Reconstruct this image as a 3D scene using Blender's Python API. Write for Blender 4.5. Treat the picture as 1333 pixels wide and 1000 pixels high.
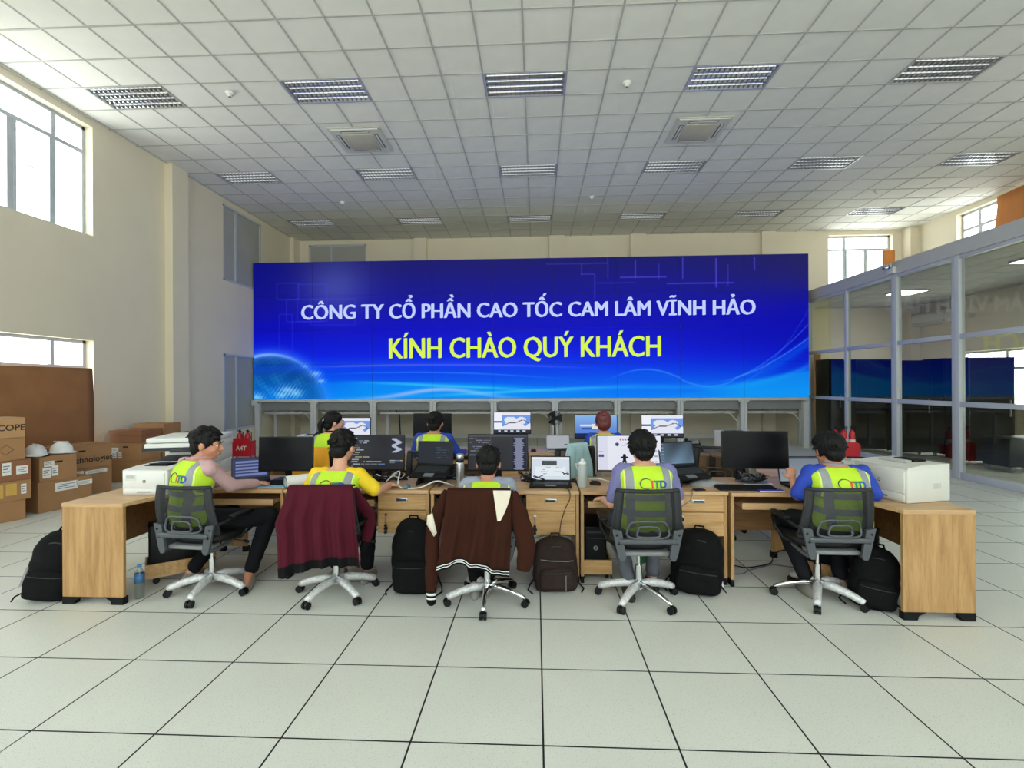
import bpy, bmesh, math, random
import numpy as np
from mathutils import Vector, Matrix, noise
from mathutils.bvhtree import BVHTree

random.seed(7)
for _o in list(bpy.data.objects):
    bpy.data.objects.remove(_o)
SC = bpy.context.scene
COL = SC.collection
PI = math.pi

# ------------------------------------------------------------------ camera
CAMZ = 1.6165
def cam_axes(yaw, pitch, roll):
    cy, sy, cp, sp = math.cos(yaw), math.sin(yaw), math.cos(pitch), math.sin(pitch)
    f = Vector((-sy*cp, cy*cp, sp)); r = Vector((cy, sy, 0)); u = r.cross(f)
    return math.cos(roll)*r + math.sin(roll)*u, -math.sin(roll)*r + math.cos(roll)*u, f
_r, _u, _f = cam_axes(0.048042, 0.000126, -0.005081)
_cd = bpy.data.cameras.new('camera')
_cam = bpy.data.objects.new('camera', _cd); COL.objects.link(_cam)
_cam.matrix_world = Matrix(((_r.x, _u.x, -_f.x, 0), (_r.y, _u.y, -_f.y, 0), (_r.z, _u.z, -_f.z, CAMZ), (0, 0, 0, 1)))
_cd.sensor_fit = 'HORIZONTAL'; _cd.sensor_width = 36; _cd.lens = 36*648.473/1333
_cd.clip_start = 0.05; _cd.clip_end = 200
SC.camera = _cam

# ------------------------------------------------------------------ view, world, lights
SC.view_settings.view_transform = 'Standard'
SC.view_settings.look = 'None'
SC.view_settings.gamma = 1
SC.view_settings.use_curve_mapping = False
SC.view_settings.exposure = 0.0
SC.cycles.max_bounces = 10
SC.cycles.diffuse_bounces = 6
SC.cycles.glossy_bounces = 4
SC.cycles.transmission_bounces = 6
SC.cycles.transparent_max_bounces = 16
SC.cycles.caustics_reflective = False
SC.cycles.caustics_refractive = False
SC.cycles.sample_clamp_indirect = 6
SC.cycles.use_denoising = True

W = bpy.data.worlds.new('sky'); SC.world = W; W.use_nodes = True
SKY = 8.9
nt = W.node_tree; bg = nt.nodes['Background']
tc = nt.nodes.new('ShaderNodeTexCoord'); sep = nt.nodes.new('ShaderNodeSeparateXYZ')
cr = nt.nodes.new('ShaderNodeValToRGB')
cr.color_ramp.elements[0].position = 0.42; cr.color_ramp.elements[0].color = (0.98, 0.95, 0.88, 1)
cr.color_ramp.elements[1].position = 0.60; cr.color_ramp.elements[1].color = (0.80, 0.84, 0.88, 1)
mr = nt.nodes.new('ShaderNodeMapRange'); mr.inputs[1].default_value = -1; mr.inputs[2].default_value = 1
nt.links.new(tc.outputs['Generated'], sep.inputs[0]); nt.links.new(sep.outputs[2], mr.inputs[0])
nt.links.new(mr.outputs[0], cr.inputs[0]); nt.links.new(cr.outputs[0], bg.inputs[0])
bg.inputs[1].default_value = SKY

def portal(loc, rot, sx, sy):
    l = bpy.data.lights.new('daylight_portal', 'AREA'); l.shape = 'RECTANGLE'; l.size = sx; l.size_y = sy
    l.cycles.is_portal = True
    o = bpy.data.objects.new('daylight_portal', l); COL.objects.link(o); o.location = loc; o.rotation_euler = rot
    return o

# ------------------------------------------------------------------ materials
def srgb(c):
    if isinstance(c, str):
        c = [int(c[i:i+2], 16)/255 for i in (0, 2, 4)]
    return tuple(((v/12.92) if v <= 0.04045 else ((v+0.055)/1.055)**2.4) for v in c)

def inp(b, n, v):
    if n in b.inputs: b.inputs[n].default_value = v

def M(name, col, rough=0.6, metal=0.0, var=0.06, vscale=8.0, bump=0.0, bscale=200.0, stretch=None, spec=None, emit=0.0, alpha=1.0, coat=0.0):
    m = bpy.data.materials.new(name); m.use_nodes = True
    nt = m.node_tree; b = nt.nodes['Principled BSDF']
    c = srgb(col) if isinstance(col, str) else col
    inp(b, 'Roughness', rough); inp(b, 'Metallic', metal)
    if spec is not None: inp(b, 'Specular IOR Level', spec)
    if coat: inp(b, 'Coat Weight', coat); inp(b, 'Coat Roughness', 0.1)
    tc = nt.nodes.new('ShaderNodeTexCoord'); mp = nt.nodes.new('ShaderNodeMapping')
    nt.links.new(tc.outputs['Object'], mp.inputs[0])
    if stretch: mp.inputs['Scale'].default_value = stretch
    nz = nt.nodes.new('ShaderNodeTexNoise'); nz.inputs['Scale'].default_value = vscale; nz.inputs['Detail'].default_value = 4
    nt.links.new(mp.outputs[0], nz.inputs['Vector'])
    cr = nt.nodes.new('ShaderNodeValToRGB')
    cr.color_ramp.elements[0].position = 0.3; cr.color_ramp.elements[1].position = 0.7
    cr.color_ramp.elements[0].color = (*[v*(1-var) for v in c], 1); cr.color_ramp.elements[1].color = (*[min(1, v*(1+var)) for v in c], 1)
    nt.links.new(nz.outputs['Fac'], cr.inputs[0]); nt.links.new(cr.outputs[0], b.inputs['Base Color'])
    if bump:
        n2 = nt.nodes.new('ShaderNodeTexNoise'); n2.inputs['Scale'].default_value = bscale
        nt.links.new(mp.outputs[0], n2.inputs['Vector'])
        bp = nt.nodes.new('ShaderNodeBump'); bp.inputs['Strength'].default_value = bump; bp.inputs['Distance'].default_value = 0.01
        nt.links.new(n2.outputs['Fac'], bp.inputs['Height']); nt.links.new(bp.outputs[0], b.inputs['Normal'])
    if emit:
        nt.links.new(cr.outputs[0], b.inputs['Emission Color']); inp(b, 'Emission Strength', emit)
    if alpha < 1: inp(b, 'Alpha', alpha)
    return m

def speckle_mat(name, col, dark, scale=90, rough=0.45, amount=0.62):
    m = M(name, col, rough, var=0.03, vscale=1.5)
    nt = m.node_tree; b = nt.nodes['Principled BSDF']
    base = b.inputs['Base Color'].links[0].from_socket
    tc = nt.nodes.new('ShaderNodeTexCoord')
    n = nt.nodes.new('ShaderNodeTexNoise'); n.inputs['Scale'].default_value = scale; n.inputs['Detail'].default_value = 2
    nt.links.new(tc.outputs['Object'], n.inputs['Vector'])
    r = nt.nodes.new('ShaderNodeValToRGB'); r.color_ramp.elements[0].position = amount; r.color_ramp.elements[1].position = amount+0.08
    nt.links.new(n.outputs['Fac'], r.inputs[0])
    mx = nt.nodes.new('ShaderNodeMixRGB'); mx.inputs[2].default_value = (*srgb(dark), 1)
    nt.links.new(r.outputs[0], mx.inputs[0]); nt.links.new(base, mx.inputs[1]); nt.links.new(mx.outputs[0], b.inputs['Base Color'])
    # light smudges: roughness variation
    n2 = nt.nodes.new('ShaderNodeTexNoise'); n2.inputs['Scale'].default_value = 1.1
    nt.links.new(tc.outputs['Object'], n2.inputs['Vector'])
    mr = nt.nodes.new('ShaderNodeMapRange'); mr.inputs[3].default_value = rough-0.1; mr.inputs[4].default_value = rough+0.15
    nt.links.new(n2.outputs['Fac'], mr.inputs[0]); nt.links.new(mr.outputs[0], b.inputs['Roughness'])
    return m

def wood_mat(name, c1, c2, axis='z', rough=0.42):
    m = bpy.data.materials.new(name); m.use_nodes = True
    nt = m.node_tree; b = nt.nodes['Principled BSDF']; inp(b, 'Roughness', rough)
    tc = nt.nodes.new('ShaderNodeTexCoord'); mp = nt.nodes.new('ShaderNodeMapping')
    s = {'z': (9, 9, 0.7), 'x': (0.7, 9, 9), 'y': (9, 0.7, 9)}[axis]
    mp.inputs['Scale'].default_value = s
    nt.links.new(tc.outputs['Object'], mp.inputs[0])
    n = nt.nodes.new('ShaderNodeTexNoise'); n.inputs['Scale'].default_value = 3.2; n.inputs['Detail'].default_value = 6; n.inputs['Distortion'].default_value = 0.6
    nt.links.new(mp.outputs[0], n.inputs['Vector'])
    n2 = nt.nodes.new('ShaderNodeTexNoise'); n2.inputs['Scale'].default_value = 22; n2.inputs['Detail'].default_value = 3
    nt.links.new(mp.outputs[0], n2.inputs['Vector'])
    mx0 = nt.nodes.new('ShaderNodeMath'); mx0.operation = 'MULTIPLY_ADD'; mx0.inputs[1].default_value = 0.35
    nt.links.new(n2.outputs['Fac'], mx0.inputs[0]); nt.links.new(n.outputs['Fac'], mx0.inputs[2])
    cr = nt.nodes.new('ShaderNodeValToRGB'); cr.color_ramp.elements[0].position = 0.48; cr.color_ramp.elements[1].position = 0.86
    cr.color_ramp.elements[0].color = (*srgb(c2), 1); cr.color_ramp.elements[1].color = (*srgb(c1), 1)
    nt.links.new(mx0.outputs[0], cr.inputs[0]); nt.links.new(cr.outputs[0], b.inputs['Base Color'])
    return m

def glass_mat(name, tint, refl=1.0):
    m = bpy.data.materials.new(name); m.use_nodes = True
    nt = m.node_tree; nt.nodes.clear()
    out = nt.nodes.new('ShaderNodeOutputMaterial'); mx = nt.nodes.new('ShaderNodeMixShader')
    t = nt.nodes.new('ShaderNodeBsdfTransparent'); t.inputs[0].default_value = (*srgb(tint), 1)
    g = nt.nodes.new('ShaderNodeBsdfGlossy'); g.inputs['Roughness'].default_value = 0.0
    lw = nt.nodes.new('ShaderNodeLayerWeight'); lw.inputs[0].default_value = 0.5
    pw = nt.nodes.new('ShaderNodeMath'); pw.operation = 'POWER'; pw.inputs[1].default_value = 5
    ml = nt.nodes.new('ShaderNodeMath'); ml.operation = 'MULTIPLY_ADD'; ml.inputs[1].default_value = 0.96*refl; ml.inputs[2].default_value = 0.04*refl; ml.use_clamp = True
    nt.links.new(lw.outputs['Facing'], pw.inputs[0]); nt.links.new(pw.outputs[0], ml.inputs[0]); nt.links.new(ml.outputs[0], mx.inputs[0])
    nt.links.new(t.outputs[0], mx.inputs[1]); nt.links.new(g.outputs[0], mx.inputs[2]); nt.links.new(mx.outputs[0], out.inputs[0])
    return m

def net_mat(name, col, alpha, scale=0):
    """fabric net: fine weave, partly see-through"""
    m = bpy.data.materials.new(name); m.use_nodes = True
    nt = m.node_tree; b = nt.nodes['Principled BSDF']; out = nt.nodes['Material Output']
    b.inputs['Base Color'].default_value = (*srgb(col), 1); inp(b, 'Roughness', 0.7)
    t = nt.nodes.new('ShaderNodeBsdfTransparent'); mx = nt.nodes.new('ShaderNodeMixShader')
    tc = nt.nodes.new('ShaderNodeTexCoord'); n = nt.nodes.new('ShaderNodeTexVoronoi'); n.inputs['Scale'].default_value = scale or 120
    nt.links.new(tc.outputs['Object'], n.inputs['Vector'])
    mr = nt.nodes.new('ShaderNodeMapRange'); mr.inputs[1].default_value = 0; mr.inputs[2].default_value = 0.7
    mr.inputs[3].default_value = max(0, alpha-0.2); mr.inputs[4].default_value = min(1, alpha+0.2)
    nt.links.new(n.outputs['Distance'], mr.inputs[0]); nt.links.new(mr.outputs[0], mx.inputs[0])
    nt.links.new(t.outputs[0], mx.inputs[1]); nt.links.new(b.outputs[0], mx.inputs[2]); nt.links.new(mx.outputs[0], out.inputs[0])
    return m

def screen_mat(name, strength=1.0, rough=0.25, sp=0.12):
    m = bpy.data.materials.new(name); m.use_nodes = True
    nt = m.node_tree; b = nt.nodes['Principled BSDF']
    b.inputs['Base Color'].default_value = (0.003, 0.003, 0.004, 1); inp(b, 'Roughness', rough); inp(b, 'Specular IOR Level', sp)
    a = nt.nodes.new('ShaderNodeAttribute'); a.attribute_name = 'Col'
    nt.links.new(a.outputs['Color'], b.inputs['Emission Color']); inp(b, 'Emission Strength', strength)
    return m

MT = {}
def mt(k): return MT[k]
MT['wall'] = M('wall_cream_paint', 'dcd3bd', 0.75, var=0.03, vscale=0.8, bump=0.25, bscale=60)
MT['wall_in'] = M('wall_cream_paint_inner_room', 'cfc9ae', 0.75, var=0.03, vscale=0.8)
MT['floor_base'] = M('dark_floor_joint', '1b1c1c', 0.8)
MT['floor_tile'] = speckle_mat('speckled_floor_tile', 'd3d5cd', 'b3b5ac', 150, 0.42, 0.60)
MT['floor_edge'] = M('black_floor_edge_trim', '17181a', 0.6)
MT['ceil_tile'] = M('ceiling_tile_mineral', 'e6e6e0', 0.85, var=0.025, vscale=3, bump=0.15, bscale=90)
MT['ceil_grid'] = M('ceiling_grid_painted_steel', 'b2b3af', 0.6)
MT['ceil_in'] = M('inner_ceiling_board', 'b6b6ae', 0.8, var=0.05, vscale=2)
MT['frame_alu'] = M('window_frame_aluminium', 'b4bbc2', 0.4)
MT['part_alu'] = M('partition_frame_aluminium', 'b9bdc6', 0.38, var=0.02)
MT['beam'] = M('partition_beam_paint', 'b9babb', 0.5, var=0.02)
MT['glass'] = glass_mat('window_glass', 'f4f8f8', 0.6)
MT['pglass'] = glass_mat('partition_glass', 'f1f3ec', 1.15)
MT['shade'] = M('grey_window_film', 'a3a39f', 0.9, var=0.04, vscale=1.5)
MT['cardboard'] = M('cardboard', 'a17850', 0.8, var=0.06, vscale=4)
MT['cardboard_dark'] = M('cardboard_brown_sheet', '94663f', 0.85, var=0.10, vscale=3)
MT['cardboard_light'] = M('cardboard_light', 'b28a60', 0.8, var=0.05, vscale=4)
MT['cardboard_orange'] = M('cardboard_orange', 'c07a3c', 0.8, var=0.05, vscale=4)
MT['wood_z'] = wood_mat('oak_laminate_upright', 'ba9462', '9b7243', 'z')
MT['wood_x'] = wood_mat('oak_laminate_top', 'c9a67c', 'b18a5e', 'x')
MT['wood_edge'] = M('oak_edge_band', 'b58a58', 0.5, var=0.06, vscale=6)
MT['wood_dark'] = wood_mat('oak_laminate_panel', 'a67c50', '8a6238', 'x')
MT['white'] = M('white_plastic', 'dadbd7', 0.4, var=0.015)
MT['white2'] = M('off_white_plastic', 'cbcbc3', 0.45, var=0.015)
MT['white_paper'] = M('white_paper', 'e4e4e0', 0.7, var=0.02)
MT['black'] = M('black_plastic', '0e0f10', 0.45, var=0.1, spec=.3)
MT['blackm'] = M('black_matte_plastic', '090a0b', 0.7, var=0.1, spec=.25)
MT['grey_dark'] = M('dark_grey_plastic', '2e3134', 0.5, spec=.3)
MT['grey'] = M('grey_plastic', '6b7076', 0.5)
MT['steel_lt'] = M('grey_painted_steel', 'bfc1c1', 0.45, var=0.03)
MT['steel_md'] = M('mid_grey_steel', '7d7f7f', 0.5, var=0.03)
MT['chrome'] = M('chrome', 'dfe1e3', 0.12, 1.0, var=0.02)
MT['alu'] = M('brushed_aluminium', 'b9bcbf', 0.3, 0.9, var=0.04, vscale=30)
MT['wrap'] = M('clear_plastic_film_over_metal', 'd6d7d6', 0.3, 0.25, var=0.14, vscale=45, bump=0.8, bscale=70)
MT['red'] = M('red_painted_metal', 'c01826', 0.4)
MT['lime'] = M('lime_hi_vis_cloth', 'b8dd2a', 0.8, var=0.05, vscale=12, bump=0.2, bscale=30)
MT['lime_edge'] = M('pale_lime_binding', 'e2f57c', 0.7)
MT['reflect'] = M('grey_reflective_tape', '8d9294', 0.45, var=0.05, vscale=20)
MT['skin'] = M('skin', 'bd8468', 0.55, var=0.05, vscale=14)
MT['skin2'] = M('skin_fair', 'd09b80', 0.55, var=0.05, vscale=14)
MT['hair'] = M('black_hair', '060505', 0.6, spec=.25, var=0.5, vscale=60, bump=0.6, bscale=120, stretch=(1, 1, 0.2))
MT['hair_red'] = M('dark_red_hair', '5e1c1c', 0.5, var=0.4, vscale=60, bump=0.6, bscale=120, stretch=(1, 1, 0.2))
MT['net'] = net_mat('black_chair_net', '15181a', 0.6, 450)
MT['lettering'] = M('screen_lettering_white', 'c9d4ff', 0.5, emit=0.0)
# ------------------------------------------------------------------ mesh builder
class MB:
    def __init__(s): s.v = []; s.f = []; s.mi = []; s.sm = []
    def add(s, vs, fs, mi=0, smooth=False, mat=None):
        n = len(s.v)
        s.v += [tuple(mat @ Vector(p)) for p in vs] if mat is not None else [tuple(p) for p in vs]
        for f in fs: s.f.append(tuple(i+n for i in f)); s.mi.append(mi); s.sm.append(smooth)
        return s
    def bm(s, b, mi=0, smooth=False, mat=None):
        b.verts.index_update()
        s.add([v.co.copy() for v in b.verts], [[v.index for v in f.verts] for f in b.faces], mi, smooth, mat)
        b.free(); return s
    def box(s, x0, x1, y0, y1, z0, z1, mi=0, mat=None):
        v = [(x, y, z) for z in (z0, z1) for y in (y0, y1) for x in (x0, x1)]
        return s.add(v, [(0, 2, 3, 1), (4, 5, 7, 6), (0, 1, 5, 4), (2, 6, 7, 3), (0, 4, 6, 2), (1, 3, 7, 5)], mi, False, mat)
    def rbox(s, x0, x1, y0, y1, z0, z1, r=0.01, seg=2, mi=0, mat=None, smooth=True):
        b = bmesh.new(); bmesh.ops.create_cube(b, size=1)
        for v in b.verts: v.co = Vector(((x0+x1)/2+v.co.x*(x1-x0), (y0+y1)/2+v.co.y*(y1-y0), (z0+z1)/2+v.co.z*(z1-z0)))
        r = min(r, abs(x1-x0)*.49, abs(y1-y0)*.49, abs(z1-z0)*.49)
        bmesh.ops.bevel(b, geom=b.edges[:], offset=r, segments=seg, profile=0.5, affect='EDGES')
        return s.bm(b, mi, smooth and seg > 1, mat)
    def cyl(s, p0, p1, r0, r1=None, n=16, mi=0, smooth=True, caps=True, mat=None):
        r1 = r0 if r1 is None else r1
        p0 = Vector(p0); p1 = Vector(p1); d = (p1-p0).normalized()
        a = d.orthogonal().normalized(); b = d.cross(a)
        vs = []
        for p, r in ((p0, r0), (p1, r1)):
            for i in range(n):
                t = 2*PI*i/n; vs.append(p+(a*math.cos(t)+b*math.sin(t))*r)
        fs = [(i, (i+1) % n, n+(i+1) % n, n+i) for i in range(n)]
        s.add(vs, fs, mi, smooth, mat)
        if caps:
            s.add(vs[:n], [tuple(range(n))[::-1]], mi, False, mat); s.add(vs[n:], [tuple(range(n))], mi, False, mat)
        return s
    def tube(s, pts, r, n=8, mi=0, mat=None, flat=1.0):
        pts = [Vector(p) for p in pts]; rs = r if isinstance(r, (list, tuple)) else [r]*len(pts)
        vs = []; up = None
        for i, p in enumerate(pts):
            d = (pts[min(i+1, len(pts)-1)]-pts[max(i-1, 0)]).normalized()
            if up is None: up = d.orthogonal().normalized()
            a = (up-d*up.dot(d)).normalized(); up = a; b = d.cross(a)
            for k in range(n):
                t = 2*PI*k/n; vs.append(p+a*math.cos(t)*rs[i]+b*math.sin(t)*rs[i]*flat)
        fs = []
        for i in range(len(pts)-1):
            for k in range(n): fs.append((i*n+k, i*n+(k+1) % n, (i+1)*n+(k+1) % n, (i+1)*n+k))
        fs.append(tuple(range(n))[::-1]); fs.append(tuple((len(pts)-1)*n+k for k in range(n)))
        return s.add(vs, fs, mi, True, mat)
    def lathe(s, prof, c=(0, 0, 0), n=20, mi=0, mat=None, smooth=True):
        vs = []; m = len(prof)
        for r, z in prof:
            for k in range(n):
                t = 2*PI*k/n; vs.append((c[0]+r*math.cos(t), c[1]+r*math.sin(t), c[2]+z))
        fs = [(i*n+k, i*n+(k+1) % n, (i+1)*n+(k+1) % n, (i+1)*n+k) for i in range(m-1) for k in range(n)]
        fs.append(tuple(range(n))[::-1]); fs.append(tuple((m-1)*n+k for k in range(n)))
        return s.add(vs, fs, mi, smooth, mat)
    def ell(s, c, r, nu=16, nv=10, mi=0, mat=None):
        rx, ry, rz = (r, r, r) if not isinstance(r, (tuple, list)) else r
        vs = [(c[0], c[1], c[2]-rz)]
        for j in range(1, nv):
            t = -PI/2+PI*j/nv
            for i in range(nu):
                a = 2*PI*i/nu; vs.append((c[0]+rx*math.cos(t)*math.cos(a), c[1]+ry*math.cos(t)*math.sin(a), c[2]+rz*math.sin(t)))
        vs.append((c[0], c[1], c[2]+rz)); L = len(vs)-1
        fs = [(0, 1+(i+1) % nu, 1+i) for i in range(nu)]
        for j in range(nv-2):
            for i in range(nu): fs.append((1+j*nu+i, 1+j*nu+(i+1) % nu, 1+(j+1)*nu+(i+1) % nu, 1+(j+1)*nu+i))
        o = 1+(nv-2)*nu
        fs += [(o+i, o+(i+1) % nu, L) for i in range(nu)]
        return s.add(vs, fs, mi, True, mat)
    def cap(s, p0, p1, r0, r1, n=12, mi=0, mat=None, flat=1.0, side=None):
        """tapered capsule"""
        p0 = Vector(p0); p1 = Vector(p1); d = p1-p0; L = d.length; d.normalize()
        a = (Vector(side)-d*Vector(side).dot(d)).normalized() if side else d.orthogonal().normalized(); b = d.cross(a)
        rings = [(-r0*math.sin(t), r0*math.cos(t)) for t in (1.2, 0.75, 0.35)]+[(0, r0), (L/2, (r0+r1)/2), (L, r1)]+[(L+r1*math.sin(t), r1*math.cos(t)) for t in (0.35, 0.75, 1.2)]
        vs = []
        for h, r in rings:
            for k in range(n):
                t = 2*PI*k/n; vs.append(p0+d*h+a*math.cos(t)*r+b*math.sin(t)*r*flat)
        m = len(rings)
        fs = [(i*n+k, i*n+(k+1) % n, (i+1)*n+(k+1) % n, (i+1)*n+k) for i in range(m-1) for k in range(n)]
        fs.append(tuple(range(n))[::-1]); fs.append(tuple((m-1)*n+k for k in range(n)))
        return s.add(vs, fs, mi, True, mat)
    def loft(s, rings, n=32, e=2.0, mi=0, mat=None, caps=True):
        """rings: (cx, cy, cz, ax, ay, tilt) superellipse sections"""
        vs = []
        for rg in rings:
            cx, cy, cz, ax, ay = rg[:5]; tl = rg[5] if len(rg) > 5 else 0; ee = rg[6] if len(rg) > 6 else e
            for k in range(n):
                t = 2*PI*k/n; ct, st = math.cos(t), math.sin(t)
                x = ax*math.copysign(abs(ct)**(2/ee), ct); y = ay*math.copysign(abs(st)**(2/ee), st)
                vs.append((cx+x, cy+y, cz+y*math.tan(tl)))
        m = len(rings)
        fs = [(i*n+k, i*n+(k+1) % n, (i+1)*n+(k+1) % n, (i+1)*n+k) for i in range(m-1) for k in range(n)]
        if caps: fs.append(tuple(range(n))[::-1]); fs.append(tuple((m-1)*n+k for k in range(n)))
        return s.add(vs, fs, mi, True, mat)
    def prism(s, pts, a0, a1, axis='y', mi=0, mat=None):
        """outline pts extruded a0..a1 along an axis; pts are (x,z) for y, (x,y) for z, (y,z) for x"""
        def P(p, a): return {'y': (p[0], a, p[1]), 'z': (p[0], p[1], a), 'x': (a, p[0], p[1])}[axis]
        n = len(pts); vs = [P(p, a0) for p in pts]+[P(p, a1) for p in pts]
        fs = [tuple(range(n)), tuple(range(2*n-1, n-1, -1))]+[(i, n+i, n+(i+1) % n, (i+1) % n) for i in range(n)]
        return s.add(vs, fs, mi, False, mat)
    def grid(s, P, nu, nv, mi=0, smooth=True, mat=None):
        vs = [P(i/nu, j/nv) for j in range(nv+1) for i in range(nu+1)]
        fs = [(j*(nu+1)+i, j*(nu+1)+i+1, (j+1)*(nu+1)+i+1, (j+1)*(nu+1)+i) for j in range(nv) for i in range(nu)]
        return s.add(vs, fs, mi, smooth, mat)
    def mesh(s, name, mats):
        me = bpy.data.meshes.new(name); me.from_pydata(s.v, [], s.f)
        for m in (mats if isinstance(mats, (list, tuple)) else [mats]): me.materials.append(MT[m] if isinstance(m, str) else m)
        me.polygons.foreach_set('material_index', s.mi); me.polygons.foreach_set('use_smooth', s.sm)
        b = bmesh.new(); b.from_mesh(me); bmesh.ops.recalc_face_normals(b, faces=b.faces[:]); b.to_mesh(me); b.free()
        me.update(); return me
    def build(s, name, mats, parent=None, loc=(0, 0, 0), rot=(0, 0, 0), label=None, **kw):
        o = bpy.data.objects.new(name, s.mesh(name, mats)); COL.objects.link(o)
        o.location = loc; o.rotation_euler = rot
        if parent: o.parent = parent
        if label: o['label'] = label
        for k, v in kw.items(): o[k] = v
        return o

def thing(name, label, cat, loc=(0, 0, 0), rotz=0, group=None):
    o = bpy.data.objects.new(name, None); COL.objects.link(o); o.empty_display_size = 0.1
    o.location = loc; o.rotation_euler = (0, 0, rotz); o['label'] = label; o['category'] = cat
    if group: o['group'] = group
    return o
def tag(o, label, cat, group=None):
    o['label'] = label; o['category'] = cat
    if group: o['group'] = group
    return o
def struct(o): o['kind'] = 'structure'; return o
KIDS = {}
def copy_tree(o, parent=None, label=None, loc=None, rotz=None, group=None):
    c = o.copy(); COL.objects.link(c); c.parent = parent
    for ch in list(o.children): copy_tree(ch, c)
    if label: c['label'] = label
    if loc is not None: c.location = loc
    if rotz is not None: c.rotation_euler = (0, 0, rotz)
    if group: c['group'] = group
    return c
def inst(me, name, parent=None, loc=(0, 0, 0), rot=(0, 0, 0), scale=None, label=None):
    o = bpy.data.objects.new(name, me); COL.objects.link(o); o.location = loc; o.rotation_euler = rot
    if scale: o.scale = scale
    if parent: o.parent = parent
    if label: o['label'] = label
    return o

def text_mb(txt, size, bold=0.0, ext=0.002, align='CENTER', space=1.0, shear=0.0, mi=0, mb=None, mat=None, width=None, height=None):
    """lettering in the x-z plane facing -y, centred on the origin (x), baseline at z=0"""
    cu = bpy.data.curves.new('t', 'FONT'); cu.body = txt; cu.size = size; cu.offset = bold; cu.extrude = ext
    cu.align_x = align; cu.space_character = space; cu.shear = shear; cu.resolution_u = 3
    o = bpy.data.objects.new('t', cu); COL.objects.link(o)
    dg = bpy.context.evaluated_depsgraph_get(); me = bpy.data.meshes.new_from_object(o.evaluated_get(dg))
    vs = [v.co.copy() for v in me.vertices]; fs = [tuple(p.vertices) for p in me.polygons]
    bpy.data.objects.remove(o); bpy.data.curves.remove(cu); bpy.data.meshes.remove(me)
    xs = [v.x for v in vs]; sx = 1
    if width: sx = width/(max(xs)-min(xs)); cx = (max(xs)+min(xs))/2 if align == 'CENTER' else min(xs)
    else: cx = 0
    sy = sx if height is None else height/ (max(v.y for v in vs)-min(v.y for v in vs))
    mb = mb or MB()
    mb.add([((v.x-cx)*sx, -v.z, v.y*sy) for v in vs], fs, mi, False, mat)
    return mb

def screen_obj(name, w, h, nx, ny, fn, parent, loc, rot=(0, 0, 0), mat='screen', label=None):
    """flat display surface, w x h, centred, facing -y; fn(U,V) -> sRGB array, V from the top"""
    xs = np.linspace(-w/2, w/2, nx+1); zs = np.linspace(h/2, -h/2, ny+1)
    verts = [(x, 0, z) for z in zs for x in xs]
    faces = [(j*(nx+1)+i, (j+1)*(nx+1)+i, (j+1)*(nx+1)+i+1, j*(nx+1)+i+1) for j in range(ny) for i in range(nx)]
    me = bpy.data.meshes.new(name); me.from_pydata(verts, [], faces); me.materials.append(MT[mat])
    V, U = np.meshgrid((np.arange(ny)+.5)/ny, (np.arange(nx)+.5)/nx, indexing='ij')
    c = np.clip(fn(U, V), 0, 1); c = np.where(c <= 0.04045, c/12.92, ((c+0.055)/1.055)**2.4)
    rgba = np.ones((ny*nx, 4, 4), dtype=np.float32); rgba[:, :, :3] = c.reshape(-1, 1, 3)
    at = me.color_attributes.new('Col', 'FLOAT_COLOR', 'CORNER'); at.data.foreach_set('color', rgba.ravel())
    me.update()
    o = bpy.data.objects.new(name, me); COL.objects.link(o); o.location = loc; o.rotation_euler = rot
    if parent: o.parent = parent
    if label: o['label'] = label
    return o
MT['screen'] = screen_mat('display_surface', 1.0, 0.3)
MT['wallscreen'] = screen_mat('video_wall_surface', 0.97, 0.45, 0.04)
# ================================================================== THE SETTING
XL, XR, YB, YF, H = -7.4, 10.95, 15.1, -3.6, 6.0725
T = 0.28
XP = 7.05
def wall_with_holes(name, axis, c0, c1, a0, a1, z0, z1, holes, mat='wall'):
    """slab between c0..c1 across its thickness, along a0..a1, with rectangular holes (a, b, z, z)"""
    mb = MB()
    def bx(a, b, lo, hi):
        if b-a < 1e-4 or hi-lo < 1e-4: return
        if axis == 'x': mb.box(c0, c1, a, b, lo, hi)
        else: mb.box(a, b, c0, c1, lo, hi)
    cuts = sorted({a0, a1, *[h[0] for h in holes], *[h[1] for h in holes]})
    for i in range(len(cuts)-1):
        m = (cuts[i]+cuts[i+1])/2; hs = sorted([(h[2], h[3]) for h in holes if h[0] < m < h[1]]); z = z0
        for lo, hi in hs: bx(cuts[i], cuts[i+1], z, lo); z = hi
        bx(cuts[i], cuts[i+1], z, z1)
    return struct(mb.build(name, mat))

ZU, ZV, ZA, ZB_ = 4.13, 5.95, 0.52, 2.38
LWIN = [(5.58, 8.0), (11.48, 13.12), (0.2, 2.6)]
RWIN = [(11.06, 13.5), (5.4, 7.8), (0.2, 2.6)]
left_holes = [(a, b, lo, hi) for a, b in LWIN for lo, hi in ((ZA, ZB_), (ZU, ZV))]
right_holes = [(a, b, lo, hi) for a, b in RWIN for lo, hi in ((ZA, ZB_), (ZU, ZV))]
back_holes = [(8.62, 10.45, ZU, ZV), (-7.0, -5.2, ZU, ZV)]
front_fill_holes = [(-6.6+i*3.0, -4.2+i*3.0, lo, hi) for i in range(6) for lo, hi in ((0.9, 2.4), (3.6, ZV))]  # unseen window openings behind the camera, added for frontal fill light
wall_with_holes('wall_left', 'x', XL-T, XL, YF-T, YB+T, 0, H+.1, left_holes)
wall_with_holes('wall_right', 'x', XR, XR+T, YF-T, YB+T, 0, H+.1, right_holes)
wall_with_holes('wall_back', 'y', YB, YB+T, XL, XR, 0, H+.1, back_holes)
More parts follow.
